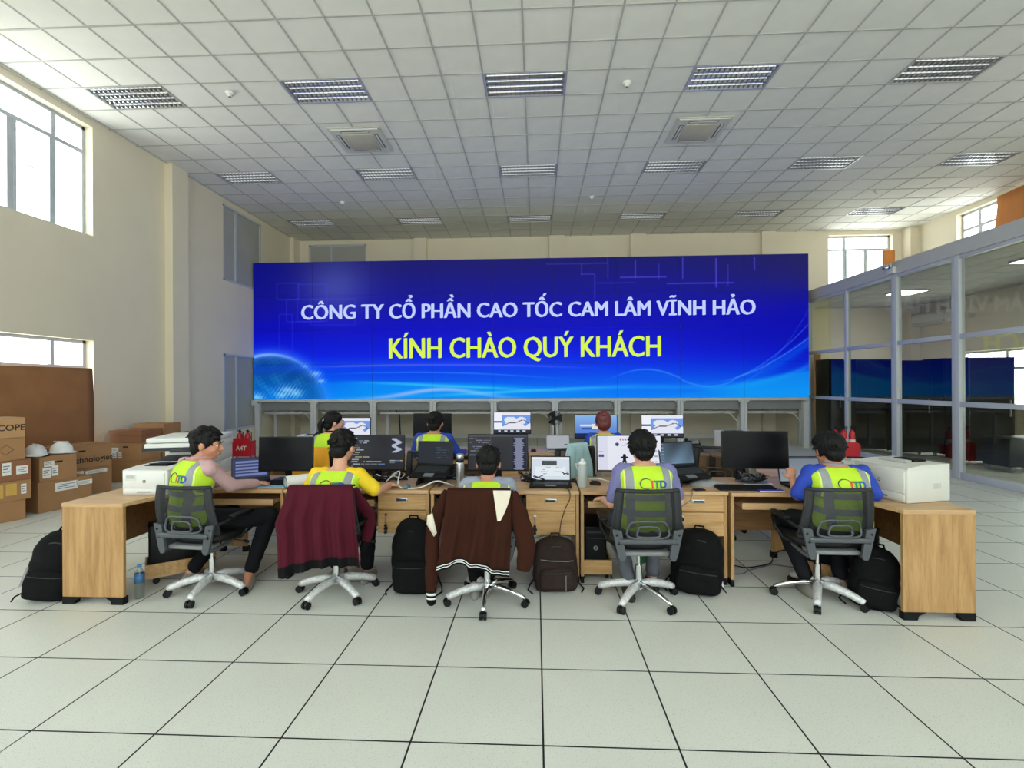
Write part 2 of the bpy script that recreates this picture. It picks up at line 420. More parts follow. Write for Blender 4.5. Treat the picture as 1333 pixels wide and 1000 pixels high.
wall_with_holes('wall_front', 'y', YF-T, YF, XL, XR, 0, H+.1, front_fill_holes)

# pilasters
def trim(n, *b): return struct(MB().box(*b).build('trim_%d' % n, 'wall'))
trim(1, XL-.01, XL+.16, 9.62, 10.08, 0, H)
for i, (a, b) in enumerate([(-3.7, -3.3), (0.42, 0.88), (2.83, 3.29), (6.66, 7.06)]):
    trim(2+i, a, b, YB-.12, YB+.01, 0, H)
trim(6, XL-.01, XL+.12, 14.7, YB, 0, H)
trim(7, XR-.25, XR+.01, 14.75, YB, 0, H)
struct(MB().box(XP-.02, XP+.14, 13.26, YB, 0, 3.965).build('wall_inner_side', 'wall'))
trim(8, XR-.25, XR+.01, 10.0, 10.45, 3.86, H)
for i, b in enumerate([(-3.3, -2.9), (-0.9, -.5)]):
    pass
struct(MB().box(XL, XL+.015, YF, YB, 0, .1).build('baseboard_left', 'white2'))
struct(MB().box(XL, XP, YB-.135, YB-.12, 0, .12).build('baseboard_back', 'white2'))

# windows: aluminium frame, mullions, sashes, panes
WN = [0]
def window(axis, c, a, b, lo, hi, parts, transom=None, panes=True, shade=None, name_extra=None):
    """axis 'x': in a wall of constant x=c; parts = offsets of mullions"""
    WN[0] += 1
    mb = MB(); t = .05
    def bx(m, p, q, l, h, d=.03):
        if axis == 'x': m.box(c-d, c+d, p, q, l, h)
        else: m.box(p, q, c-d, c+d, l, h)
    bx(mb, a, a+t, lo, hi); bx(mb, b-t, b, lo, hi); bx(mb, a, b, lo, lo+t); bx(mb, a, b, hi-t, hi)
    if transom: bx(mb, a+t, b-t, transom-.03, transom+.03)
    o = struct(mb.build('window_%d' % WN[0], 'frame_alu'))
    for p, full in parts:
        m2 = MB(); bx(m2, p-.03, p+.03, lo+t, hi-t if full else (transom or hi)-.03, .028); m2.build('mullion', 'frame_alu', o)
    xs = [a+t]+[p for p, f in parts]+[b-t]
    fx = [a+t]+[p for p, f in parts if f]+[b-t]
    ztop = (transom-.03) if transom else hi-t
    for i in range(len(xs)-1):
        m3 = MB(); p, q = xs[i]+.03*(i > 0), xs[i+1]-.03*(i < len(xs)-2)
        if 0 < i < len(xs)-2 and transom:   # opening sashes in the middle
            for u in ((p, p+.035), (q-.035, q)): 
                s = MB(); bx(s, u[0], u[1], lo+t, ztop, .035); s.build('sash', 'frame_alu', o)
        bx(m3, p, q, lo+t, ztop, .003); m3.build('pane', 'glass' if not shade else 'shade', o)
    if transom:
        for i in range(len(fx)-1):
            m3 = MB(); bx(m3, fx[i]+.03*(i > 0), fx[i+1]-.03*(i < len(fx)-2), transom+.03, hi-t, .003); m3.build('pane', 'glass' if not shade else 'shade', o)
    # sill
    s = MB(); 
    if axis == 'x':
        e = XL if c < 0 else XR
        s.box(min(e, c), max(e, c), a, b, lo-.005, lo+.004)
    else: s.box(a, b, min(YB, c), max(YB, c), lo-.005, lo+.004)
    return o
CL, CR = XL-.17, XR+.17
w1 = window('x', CL, 5.58, 8.0, ZU, ZV, [(6.18, True), (6.83, False), (7.46, True)], 5.53)
h = MB(); h.tube([(CL+.05, 6.95, 4.9), (CL+.09, 6.97, 4.9), (CL+.10, 7.08, 4.87)], .01); h.build('window_handle', 'alu', w1)
window('x', CL, 5.58, 8.0, ZA, ZB_, [(7.43, True)], 1.93)
for lo, hi in ((ZU, ZV), (ZA, ZB_)): window('x', CL+.14, 11.48, 13.12, lo, hi, [(12.0, True)], None, shade=True)
for lo, hi in ((ZU, ZV), (ZA, ZB_)): window('x', CL, .2, 2.6, lo, hi, [(1.4, True)], 5.53 if lo > 3 else 1.93)
window('x', CR, 11.06, 13.5, ZU, ZV, [(11.7, True), (12.4, False), (12.98, True)], 5.53)
window('x', CR, 11.06, 13.5, ZA, ZB_, [(12.28, True)], 1.93)
for lo, hi in ((ZU, ZV), (ZA, ZB_)): window('x', CR, 5.4, 7.8, lo, hi, [(6.6, True)], 5.53 if lo > 3 else 1.93)
for lo, hi in ((ZU, ZV), (ZA, ZB_)): window('x', CR, .2, 2.6, lo, hi, [(1.4, True)], 5.53 if lo > 3 else 1.93)
window('y', YB+.17, 8.62, 10.45, ZU, ZV, [(9.16, True), (9.78, False)], 5.55)
window('y', YB+.05, -7.0, -5.2, ZU, ZV, [(-6.3, True)], None, shade=True)
for i in range(6):  # frames and panes for the added fill windows behind the camera
    a = -6.6+i*3
    for lo, hi in ((0.9, 2.4), (3.6, ZV)): window('y', YF-.17, a, a+2.4, lo, hi, [(a+1.2, True)], hi-.5)
for (a, b, lo, hi) in left_holes:
    if 11 < a < 13: continue
    portal((XL-T-.02, (a+b)/2, (lo+hi)/2), (0, -PI/2, 0), hi-lo, b-a)
for (a, b, lo, hi) in right_holes: portal((XR+T+.02, (a+b)/2, (lo+hi)/2), (0, PI/2, 0), hi-lo, b-a)
portal((9.53, YB+T+.02, 5.04), (-PI/2, 0, 0), 1.83, 1.82)
for (a, b, lo, hi) in front_fill_holes: portal(((a+b)/2, YF-T-.02, (lo+hi)/2), (PI/2, 0, 0), b-a, hi-lo)  # daylight entry for the added front windows

# floor: dark base with raised tiles
U = 0.6; FX, FY = 0.0247, 2.2288
fl = struct(MB().box(XL-T, XR+T, YF-T, YB+T, -.3, -.012).build('floor', 'floor_base'))
def tile_mesh(x, z0, z1, g, name, mat):
    b = x/2-g
    mb = MB().box(-b, b, -b, b, z0, z1-.0008, 1)
    e = .0035; c = b-e; mb.add([(-b, -b, z1-.0006), (b, -b, z1-.0006), (b, b, z1-.0006), (-b, b, z1-.0006), (-c, -c, z1), (c, -c, z1), (c, c, z1), (-c, c, z1)], [(0, 1, 5, 4), (1, 2, 6, 5), (2, 3, 7, 6), (3, 0, 4, 7)], 1)
    mb.add([(-c, -c, z1), (c, -c, z1), (c, c, z1), (-c, c, z1)], [(0, 1, 2, 3)], 0)
    return mb
ftm = tile_mesh(U, -.012, 0, .001, 'floor_tile', 'floor_tile').mesh('floor_tile', ['floor_tile', 'floor_edge'])
cells = []
for i in range(-14, 20):
    for j in range(-11, 23):
        cx, cy = FX+(i+.5)*U, FY+(j+.5)*U
        if XL-.3 < cx < XR+.3 and YF-.3 < cy < YB+.3: cells.append((cx, cy))
def in_view(cx, cy, near):
    return cy > near and abs(cx+0.048*cy) < 1.05*cy+.5
vis = sorted([c for c in cells if in_view(c[0], c[1], 1.7)], key=lambda c: c[1]+.15*abs(c[0]))
near_set = set(vis[:300])
for c in vis[:300]: inst(ftm, 'floor_tile', fl, (c[0], c[1], 0))
rest = MB()
for c in cells:
    if c not in near_set:
        b = U/2-.0045; rest.box(c[0]-b, c[0]+b, c[1]-b, c[1]+b, -.012, 0)
rest.build('distant_floor_tiles', 'floor_tile', fl, kind='stuff')

# ceiling: dropped tiles on a T-bar grid
CX, CY = -0.1408, 5.9142
ce = struct(MB().box(XL-T, XR+T, YF-T, YB+T, H+.045, H+.3).build('ceiling', 'white2'))
lights = [(CX+3.0*i, CY+1.5+3.0*j) for j in range(-3, 3) for i in (-2, -1, 0, 1, 2, 3)]
acs = [(CX-3.0, CY+3.0), (CX+3.0, CY+3.0), (CX-3.0, CY-3.0), (CX+3.0, CY-3.0)]
def occupied(x, y):
    for lx, ly in lights:
        if abs(x-lx) < .6 and abs(y-ly) < .3: return True
    return False
ctm = MB(); g = U/2-.0095
ctm.add([(-g, -g, 0), (g, -g, 0), (g, g, 0), (-g, g, 0), (-g, -g, .012), (g, -g, .012), (g, g, .012), (-g, g, .012)], [(0, 3, 2, 1), (4, 5, 6, 7), (0, 1, 5, 4), (1, 2, 6, 5), (2, 3, 7, 6), (3, 0, 4, 7)])
ctmesh = ctm.mesh('ceiling_tile', 'ceil_tile')
cc = []
for i in range(-13, 20):
    for j in range(-17, 17):
        x, y = CX+(i+.5)*U, CY+(j+.5)*U
        if XL-.3 < x < XR+.3 and YF-.3 < y < YB+.3 and not occupied(x, y): cc.append((x, y))
vis = sorted([c for c in cc if in_view(c[0], c[1], 5.3)], key=lambda c: c[1]+.1*abs(c[0]))
near_set = set(vis[:300])
for c in vis[:300]: inst(ctmesh, 'ceiling_tile', ce, (c[0], c[1], H+.004))
rest = MB()
for c in cc:
    if c not in near_set: rest.box(c[0]-g, c[0]+g, c[1]-g, c[1]+g, H+.004, H+.016)
rest.build('distant_ceiling_tiles', 'ceil_tile', ce, kind='stuff')
gr = MB()
def cut(lo, hi, blocks):
    segs = [(lo, hi)]
    for a, b in blocks: segs = [s for p, q in segs for s in ((p, min(q, a)), (max(p, b), q)) if s[1]-s[0] > .001]
    return segs
for i in range(-13, 20):
    x = CX+i*U
    if XL < x < XR:
        bl = [(ly-.3, ly+.3) for lx, ly in lights if abs(x-lx) < .55]
        for p, q in cut(YF, YB, bl): gr.box(x-.0115, x+.0115, p, q, H-.003, H+.003)
for j in range(-17, 17):
    y = CY+j*U
    if YF < y < YB: gr.box(XL, XR, y-.0115, y+.0115, H-.0035, H+.0025)
gr.build('ceiling_grid', 'ceil_grid', ce, kind='stuff')
# ------------------------------------------------------------------ ceiling lights
MT['tube'] = M('fluorescent_tube', 'f2f4ee', 0.3, emit=1.0)
MT['louvre'] = M('mirror_louvre', 'd4d7dc', 0.16, 0.95, var=0.03)
MT['fix_body'] = M('light_housing', 'c9cacb', 0.35, 0.6)
def light_fixture(label, loc):
    t = thing('ceiling_light', label, 'ceiling light', loc, 0, 'louvred ceiling lights')
    a, b = .598, .298; f = MB()
    for (x0, x1, y0, y1) in ((-a, a, -b, -b+.02), (-a, a, b-.02, b), (-a, -a+.02, -b+.02, b-.02), (a-.02, a, -b+.02, b-.02)): f.box(x0, x1, y0, y1, -.008, .045)
    f.build('frame', 'fix_body', t)
    r = MB()
    for k in range(4):     # four parabolic troughs
        yc = -b+.02+(k+.5)*(2*b-.04)/4; hw = (2*b-.04)/8
        r.grid(lambda u, v: (-a+.02+u*(2*a-.04), yc-hw+v*2*hw, .042-.034*(2*v-1)**2), 1, 8)
    r.build('reflector', 'louvre', t)
    for k in range(4):
        yc = -b+.02+(k+.5)*(2*b-.04)/4
        tb = MB(); tb.cyl((-a+.05, yc, .022), (a-.05, yc, .022), .0075, n=8); tb.build('tube', 'tube', t)
    lv = MB()
    for k in range(1, 4):
        yc = -b+.02+k*(2*b-.04)/4; lv.box(-a+.02, a-.02, yc-.004, yc+.004, -.006, .02)
    for k in range(1, 16):
        x = -a+.02+k*(2*a-.04)/16; lv.box(x-.0015, x+.0015, -b+.02, b-.02, -.006, .03)
    lv.build('louvre', 'louvre', t, kind='stuff')
    return t
rown = {-3: 'behind the viewer', -2: 'behind the viewer', -1: 'directly overhead', 0: 'nearest row', 1: 'second row from the front', 2: 'farthest row'}
coln = {-2: 'leftmost', -1: 'second from left', 0: 'middle', 1: 'second from right', 2: 'rightmost', 3: 'past the glass partition'}
L0 = None
for j in range(-3, 3):
    for i in (-2, -1, 0, 1, 2, 3):
        if j < 0 and (i in (3,)): continue
        if j < 0: lab = 'louvred fluorescent ceiling light outside the view behind the camera'
        else: lab = 'louvred fluorescent ceiling light, %s of the %s' % (coln[i], rown[j])
        loc = (CX+3.0*i, CY+1.5+3.0*j, H)
        if j < 0: 
            continue
        if i == 3: lab = 'louvred fluorescent ceiling light beyond the partition, in line with the %s' % rown[j]
        if L0 is None: L0 = light_fixture(lab, loc)
        else: copy_tree(L0, None, lab, loc)
# behind the camera: housings only, they close the ceiling
bk = MB()
for j in range(-3, 0):
    for i in (-2, -1, 0, 1, 2, 3):
        x, y = CX+3.0*i, CY+1.5+3.0*j; bk.box(x-.598, x+.598, y-.298, y+.298, H, H+.01)
bk.build('distant_light_housings', 'fix_body', ce, kind='stuff')

# cassette air conditioners
MT['cg'] = M('cassette_grille', 'b9b5a4', .6)
def cassette(label, loc):
    t = thing('cassette_air_conditioner', label, 'air conditioner', loc, 0, 'ceiling cassette air conditioners')
    fr = MB(); a, b, c = .46, .42, .27
    fr.prism([(-a, -a), (a, -a), (a, a), (-a, a)], -.012, -.002, 'z')
    fr.prism([(-b, -b), (b, -b), (b, b), (-b, b)], -.03, -.012, 'z')
    fr.build('panel', 'white2', t)
    g = MB(); g.rbox(-c, c, -c, c, -.042, -.028, .03, 3); g.build('intake_grille', MT['cg'], t)
    for k in range(4):
        s = MB(); m = Matrix.Rotation(k*PI/2, 4, 'Z'); s.rbox(-.25, .25, .31, .375, -.034, -.029, .004, 2, mat=m); s.build('air_slot', 'grey_dark', t)
        v = MB(); v.rbox(-.24, .24, .325, .36, -.040, -.033, .003, 2, mat=m); v.build('vane', 'white2', t)
    return t
MT['cg'] = M('cassette_grille', 'b9b5a4', .6)
A0 = cassette('square ceiling cassette air conditioner on the left half of the ceiling', (CX-3, CY+3, H-.006))
copy_tree(A0, None, 'square ceiling cassette air conditioner on the right half of the ceiling', (CX+3, CY+3, H-.006))
# smoke detectors
def detector(label, loc):
    m = MB(); m.lathe([(.002, -.07), (.02, -.068), (.028, -.055), (.03, -.045), (.05, -.035), (.062, -.02), (.065, -.004)], n=20)
    t = thing('smoke_detector', label, 'smoke detector', loc, 0, 'ceiling smoke detectors')
    m.build('housing', 'white', t)
    c = MB(); c.lathe([(.012, -.08), (.022, -.076), (.022, -.07), (.012, -.066)], n=14); c.build('sensor', 'grey', t)
    return t
D0 = detector('round white smoke detector between the two nearest lights at left', (-4.623, 7.351, H))
for lab, x, y in [('round white smoke detector between the nearest lights right of centre', 1.365, 7.439), ('small white smoke detector far back on the left side of the ceiling', -4.68, 11.92),
                  ('small white smoke detector far back near the middle of the ceiling', 1.344, 11.94), ('small white smoke detector at the right by the sunlit ceiling tiles', 7.926, 11.97)]:
    copy_tree(D0, None, lab, (x, y, H))

# ------------------------------------------------------------------ glass partition
beam = MB(); beam.box(XP-.06, XP+.22, 0.2, 13.3, 3.72, 3.965); struct(beam.build('trim_9', 'beam'))
pt = thing('glass_partition', 'long floor to beam glazed partition with pale aluminium frame at right', 'partition', (XP, 0, 0))
p_y = [13.2, 11.63, 10.1, 8.67, 7.14, 5.6, 4.1, 2.6, 1.1]
for k, y in enumerate(p_y):
    wdt = .075 if k in (2, 3) else .04
    if k == 0: wdt = .05
    m = MB(); m.rbox(-.05, .05, y-wdt, y+wdt, 0, 3.72, .006, 2)
    if k in (2, 3): m.box(-.052, -.049, y-.006, y+.006, 0.02, 3.7, 0)
    m.build('post', 'part_alu', pt)
for z, hh in ((0.06, .06), (1.245, .04), (2.375, .04), (3.69, .03)):
    for k in range(len(p_y)-1):
        m = MB(); m.rbox(-.04, .04, p_y[k+1]+.03, p_y[k]-.03, z-hh, z+hh, .005, 2); m.build('rail', 'part_alu', pt)
for z0, z1 in ((.12, 1.205), (1.285, 2.335), (2.415, 3.66)):
    for k in range(len(p_y)-1):
        m = MB(); m.box(-.004, .004, p_y[k+1]+.03, p_y[k]-.03, z0, z1); m.build('pane', 'pglass', pt)
# emergency light on the beam
t = thing('emergency_light', 'small twin head emergency light on the partition beam', 'emergency light', (XP-.06, 10.1, 3.72))
m = MB(); m.rbox(-.06, 0, -.1, .1, .02, .14, .01); m.build('battery_box', 'white', t)
for s in (-1, 1):
    m = MB(); m.lathe([(.02, 0), (.045, .02), (.055, .06), (.05, .07)], n=16, mat=Matrix.Translation((-.05, .075*s, .15)) @ Matrix.Rotation(-PI/2, 4, 'Y') @ Matrix.Rotation(.3*s, 4, 'X')); m.build('lamp_head', 'chrome', t)

# inner server room: ceiling and things seen through the glass
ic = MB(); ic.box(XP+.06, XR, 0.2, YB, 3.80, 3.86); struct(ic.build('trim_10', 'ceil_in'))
iw = MB(); iw.box(XP+.22, XR, 0.0, .2, 0, 3.86); struct(iw.build('wall_inner_front', 'wall_in'))
igr = MB()
for j in range(1, 25): igr.box(XP+.06, XR, .2+j*.6-.008, .2+j*.6+.008, 3.794, 3.80)
for i in range(1, 7): igr.box(XP+i*.6-.008, XP+i*.6+.008, .2, YB, 3.794, 3.80)
struct(igr.build('trim_11', 'ceil_grid'))
def fill_panel(label, loc):  # lit panels added to brighten the inner room
    t = thing('inner_fill_panel', label, 'ceiling light', loc, 0, 'added inner room fill panels')
    m = MB(); m.box(-.3, .3, -.3, .3, -.035, -.004); m.build('housing', 'white2', t)
    m = MB(); m.box(-.28, .28, -.28, .28, -.042, -.034); m.build('diffuser', 'in_fill_diff', t)
    return t
MT['in_fill_diff'] = M('lit_fill_diffuser', 'f4f4ec', .4, emit=12.0)
b0 = fill_panel('square lit fill panel added to the inner room ceiling, nearest the viewer', (8.9, 6.2, 3.8))
copy_tree(b0, None, 'square lit fill panel added to the inner room ceiling, middle one', (8.9, 9.2, 3.8))
copy_tree(b0, None, 'square lit fill panel added to the inner room ceiling, farthest one', (8.9, 12.4, 3.8))
def rack(label, x0, x1, y, h, mat='black'):
    t = thing('server_rack', label, 'server rack', ((x0+x1)/2, y, 0), 0, 'dark server racks behind the glass')
    w = (x1-x0)/2; d = .55
    m = MB(); m.box(-w, w, 0.01, d, .08, h); m.build('body', mat, t)
    m = MB(); m.box(-w+.02, w-.02, -.005, .01, .12, h-.03); m.build('door', 'grey_rack', t)
    for s in (-1, 1):
        m = MB(); m.box(s*w-.012*s-.012, s*w-.012*s+.012, -.012, .012, .08, h); m.build('side_strip', 'black', t)
    m = MB(); m.box(w-.09, w-.07, -.03, -.005, h*.45, h*.6); m.build('door_handle', 'steel_md', t)
    m = MB()
    for s in (-1, 1):
        for q in (.3,): m.cyl((s*(w-.06)-.015, q, .04), (s*(w-.06)+.015, q, .04), .04, n=12)
    m.build('caster', 'grey', t)
    return t
MT['grey_rack'] = M('rack_door_perforated', '0e0f11', .7, spec=.15, var=.3, vscale=5)
rack('tall dark server rack nearest the back end behind the glass', 7.25, 7.63, 12.75, 2.2)
rack('wide dark server rack second from the back behind the glass', 7.36, 8.34, 11.85, 2.15)
rack('dark server rack, left one of the middle pair behind the glass', 8.0, 8.6, 11.25, 2.09)
rack('dark server rack, right one of the middle pair behind the glass', 8.5+.13, 8.93+.1, 11.0, 2.12)
rack('wide dark server rack nearest the viewer behind the glass', 8.35, 9.2, 10.05, 2.09)
# low crate trolley before the near rack
t = thing('equipment_case', 'low black wheeled equipment case before the near server rack', 'case', (8.7, 9.45, 0), .1)
m = MB(); m.rbox(-.42, .42, -.25, .25, .1, .62, .02); m.build('body', 'black', t)
m = MB(); m.box(-.2, .3, -.262, -.25, .6, .615); m.build('handle_bar', 'steel_lt', t)
for a in (-.36, .36):
    for b in (-.2, .2):
        m = MB(); m.cyl((a-.02, b, .05), (a+.02, b, .05), .05, n=14); m.build('caster', 'steel_md', t)
# split air conditioner on the right wall, inner room
t = thing('split_air_conditioner', 'white wall mounted split air conditioner seen through the upper glass', 'air conditioner', (XR, 14.2, 3.2))
m = MB(); m.prism([(0, 0), (-.16, 0), (-.24, .1), (-.24, .27), (-.2, .33), (0, .33)], -.62, .62, 'y')
m.v = [(x, y, z) for x, y, z in m.v]; m.build('body', 'white', t)
m = MB(); m.box(-.235, -.12, -.55, .55, -.005, .06, mat=Matrix.Rotation(.1, 4, 'Y')); m.build('vane', 'white2', t)
# cardboard on windows
def sheet(name, label, cat, verts_fn, mat, nu=10, nv=8, th=.012):
    m = MB(); m.grid(verts_fn, nu, nv); o = m.build(name, mat)
    b = bmesh.new(); b.from_mesh(o.data); r = bmesh.ops.solidify(b, geom=b.faces[:], thickness=th); b.to_mesh(o.data); b.free()
    return tag(o, label, cat)
def cb1(u, v):
    y = 7.93-u*3.6; z = .12+v*1.79; bend = .10*math.sin(v*PI)*(1-u)**2*0.6+.03*math.sin(u*9)
    return (XL+.03+bend+.02*math.sin(v*3), y-.05*math.sin(v*PI)*(u < .05), z)
sheet('cardboard_sheet', 'large brown cardboard sheet covering the lower left window', 'cardboard', cb1, 'cardboard_dark', 24, 12, .01)
sheet('cardboard_sheet', 'brown cardboard sheet over the high right window', 'cardboard', lambda u, v: (XR-.03-.03*math.sin(u*5), 12.42+.08*math.sin(v*5)*(u > .9)-1.5*(1-u), 4.0+v*2.0), 'cardboard_orange', 12, 8)
sheet('cardboard_sheet', 'small orange cardboard piece in the high back window', 'cardboard', lambda u, v: (10.15+.32*u, YB-.02-.03*u, 4.6+v*.87), 'cardboard_orange', 3, 3)
sheet('cardboard_sheet', 'brown cardboard sheet on the inner room window ledge', 'cardboard', lambda u, v: (7.3+1.0*u, 14.95-.02*math.sin(6*u), .01+v*2.43), 'cardboard_dark', 3, 3)
# loose curtain below the inner window
sheet('curtain', 'grey beige curtain below the inner room window', 'curtain', lambda u, v: (XR-.05-.03*math.sin(u*50), 10.4+u*1.5, .1+v*1.0), M('beige_cloth', '9a9180', .9), 60, 4)
# door frame leaf inside (dark)
t = thing('door_frame', 'dark narrow door frame standing behind the partition end', 'door frame', (7.33, 14.0, 0))
for a in (-.2, .2):
    m = MB(); m.box(a-.03, a+.03, -.03, .03, 0, 2.0); m.build('jamb', 'black', t)
m = MB(); m.box(-.23, .23, -.03, .03, 2.0, 2.06); m.build('head_rail', 'black', t)

# ------------------------------------------------------------------ video wall
VW0, VW1, VY, VZ0, VZ1 = -7.385, 6.78, 12.72, 1.255, 4.825
def video_fn(U, V):
    """U across 0..1, V from the top 0..1; sRGB"""
    x = U*722; y = V*184
    n = lambda a: np.asarray(a)
    keys = np.array([[0, 26, 26, 108], [40, 20, 20, 142], [90, 8, 10, 192], [125, 5, 30, 225], [150, 0, 70, 238], [172, 0, 110, 245], [184, 0, 130, 250]], float)
    c = np.stack([np.interp(y, keys[:, 0], keys[:, i]) for i in (1, 2, 3)], -1)/255
    left = np.clip((90-x)/90, 0, 1)[..., None]*np.clip((110-y)/110, 0, 1)[..., None]
    c = c*(1-left*.8)+np.array([4, 8, 135])/255*left*.8
    rr = np.clip((x-560)/160, 0, 1)[..., None]*np.clip((70-y)/70, 0, 1)[..., None]
    c = c*(1-rr*.8)+np.array([34, 32, 92])/255*rr*.8
    rb = np.clip((x-480)/240, 0, 1)[..., None]*np.clip(1-np.abs(y-105)/70, 0, 1)[..., None]
    c = c*(1-rb*.7)+np.array([2, 4, 165])/255*rb*.7
    hz = np.exp(-(((x-112)/45)**2+((y-35)/40)**2))[..., None]
    c = c*(1-hz*.45)+np.array([110, 125, 190])/255*hz*.45
    def glow(d, w, col, a):
        nonlocal c
        g = (np.exp(-(d/w)**2)*a)[..., None]; c = c+(np.array(col)/255-c)*np.clip(g, 0, 1)
    # globe
    gx, gy, R = 22.0, 202.0, 78.0
    r = np.hypot(x-gx, y-gy); inside = (r < R)
    nz = .6*np.sin(x*.11+np.sin(y*.13)*1.5)*np.sin(y*.16+np.cos(x*.09)*1.5)+.3*np.sin(x*.7+y*.3)*np.sin(y*.8-x*.2)
    gc = np.stack([0*x+5+25*np.clip(nz, 0, 1), 95+45*np.clip(nz, 0, 1)+.3*(y-130), 215+25*np.clip(nz, 0, 1)], -1)/255
    sh = np.clip((R-r)/55, 0, 1)[..., None]; gc = gc*(1-.25*(1-sh))
    gc = gc*(0.75+.25*np.clip((y-130)/50, 0, 1))[..., None]
    c = np.where(inside[..., None], gc, c)
    ang = np.clip(1.15-np.abs(np.arctan2(gy-y, x-gx)-1.9)/1.3, 0, 1)
    glow(r-R, 2.2, (225, 240, 255), 1.0*ang); glow(r-R, 9, (60, 130, 255), .6)
    for cx, cy, s in ((45, 172, 7), (57, 176, 6), (38, 179, 5), (4, 182, 6), (70, 140, 3), (85, 150, 4), (92, 160, 3)):
        glow(np.hypot((x-cx)/1.9, y-cy), s*(.8+.3*np.sin(x*1.3+y*.9)), (150, 215, 255), .75)
    # sweeping curves left to centre
    ramp = lambda a, b: np.clip((x-a)/(b-a), 0, 1)
    fade = lambda a, b: np.clip((b-x)/(b-a), 0, 1)
    y1 = 139+6.5*((x-230)/230)**2*(x > 230)+5*((x-230)/230)**2*(x < 230)
    glow(y-y1, 1.3, (170, 130, 255), .55*ramp(70, 130)*fade(330, 470)); glow(y-y1, 7, (20, 80, 250), .35*fade(330, 480))
    y2 = 149+.00022*(x-200)**2
    glow(y-y2, 1.0, (70, 150, 255), .5*ramp(80, 200)*fade(300, 450))
    y3 = 160+.00012*np.clip(x-150, 0, 999)**2
    band = np.clip((y-y3)/4, 0, 1)*fade(300, 480)*ramp(60, 150)
    c = c+(np.array([0, 150, 248])/255-c)*(band*.75)[..., None]
    y4 = 182-14*np.exp(-((x-255)/70)**2)+6*np.clip((x-330)/150, 0, 1)
    glow(y-y4-4, 3, (185, 195, 250), .75*np.exp(-((x-235)/110)**2))
    y5 = 166+.05*(x-230)
    glow(y-y5, 1.8, (70, 215, 250), .6*ramp(110, 220)*fade(300, 440))
    glow(y-(182-.045*(x-200)), 2.0, (90, 225, 255), .5*ramp(200, 300)*fade(420, 520))
    # right waves
    w1 = 160-13*np.sin(np.clip((x-470)/95, 0, 1)*PI)**1*1.0+10*np.sin(np.clip((x-560)/75, 0, 1)*PI)-52*np.clip((x-620)/102, 0, 1)**1.5
    glow(y-w1, 1.1, (100, 170, 255), .6*ramp(460, 520)); glow(y-w1-6, 7, (0, 95, 240), .55*ramp(440, 520))
    w2 = 172-2*np.sin((x-430)/60)-30*np.clip((x-600)/122, 0, 1)**2
    glow(y-w2, 3.5, (30, 160, 255), .45*ramp(360, 450))
    w3 = 176-30*np.clip((x-560)/162, 0, 1)
    bb = np.clip((y-w3)/6, 0, 1)*ramp(520, 640)
    c = c+(np.array([10, 160, 245])/255-c)*(bb*.7)[..., None]
    w4 = 165-75*np.clip((x-600)/122, 0, 1)**1.8
    glow(y-w4, .9, (90, 160, 255), .45*ramp(590, 640))
    glow(y-(172-100*np.clip((x-610)/112, 0, 1)**2), .9, (70, 130, 250), .35*ramp(600, 650))
    # circuit traces
    def hl(y0, xa, xb, a, w=.8): glow(np.where((x > xa) & (x < xb), y-y0, 99), w, (110, 95, 255), a)
    def vl(x0, ya, yb, a, w=.8): glow(np.where((y > ya) & (y < yb), x-x0, 99), w, (110, 95, 255), a)
    for a in ((27, 485, 545, .6), (36, 545, 630, .55), (8, 390, 470, .3), (34, 455, 505, .25), (22, 435, 452, .4)): hl(*a[:3], a[3])
    for a in ((607, 4, 42, .6), (565, 2, 30, .5), (505, 5, 28, .5), (535, 10, 30, .3), (655, 3, 20, .5), (453, 22, 55, .35), (470, 0, 28, .3), (436, 8, 24, .3), (622, 12, 40, .3)): vl(*a[:3], a[3])
    for x0, y0, w, h in ((32, 28, 30, 22), (45, 50, 50, 30), (60, 30, 40, 50), (35, 70, 18, 50), (78, 50, 60, 35)):
        for q in (y0, y0+h): glow(np.where((x > x0) & (x < x0+w), y-q, 99), .7, (70, 70, 240), .35)
        for q in (x0, x0+w): glow(np.where((y > y0) & (y < y0+h), x-q, 99), .7, (70, 70, 240), .35)
    return c
vw = thing('video_wall', 'huge blue video wall with Vietnamese welcome lettering on a steel frame', 'video wall', ((VW0+VW1)/2, VY, 0))
pw = (VW1-VW0)/9; ph = (VZ1-VZ0)/4; vx0 = VW0-(VW0+VW1)/2
for j in range(4):
    for i in range(9):
        x = vx0+(i+.5)*pw; z = VZ1-(j+.5)*ph
        b = MB(); b.box(-pw/2+.001, pw/2-.001, .002, .11, -ph/2+.001, ph/2-.001)
        if i == 0 and j == 0: pm = b.mesh('display_panel', 'black')
        o = inst(pm, 'display_panel', vw, (x, 0, z))
        screen_obj('display_surface', pw-.005, ph-.005, 80, 46, lambda U_, V_, i=i, j=j: video_fn((i+U_)/9, (j+V_)/4), o, (0, 0, 0), mat='wallscreen')
LW = bpy.data.materials.new('lettering_white'); LW.use_nodes = True
def emit_mat(name, col):
    m = bpy.data.materials.new(name); m.use_nodes = True; b = m.node_tree.nodes['Principled BSDF']
    b.inputs['Base Color'].default_value = (.01, .01, .01, 1); b.inputs['Emission Color'].default_value = (*srgb(col), 1); inp(b, 'Emission Strength', 1.0)
    return m
MT['let_white'] = emit_mat('lettering_pale_blue', 'bccbff'); MT['let_yel'] = emit_mat('lettering_yellow_green', 'd3f035')
MT['let_shadow'] = emit_mat('lettering_outline', '0a1460')
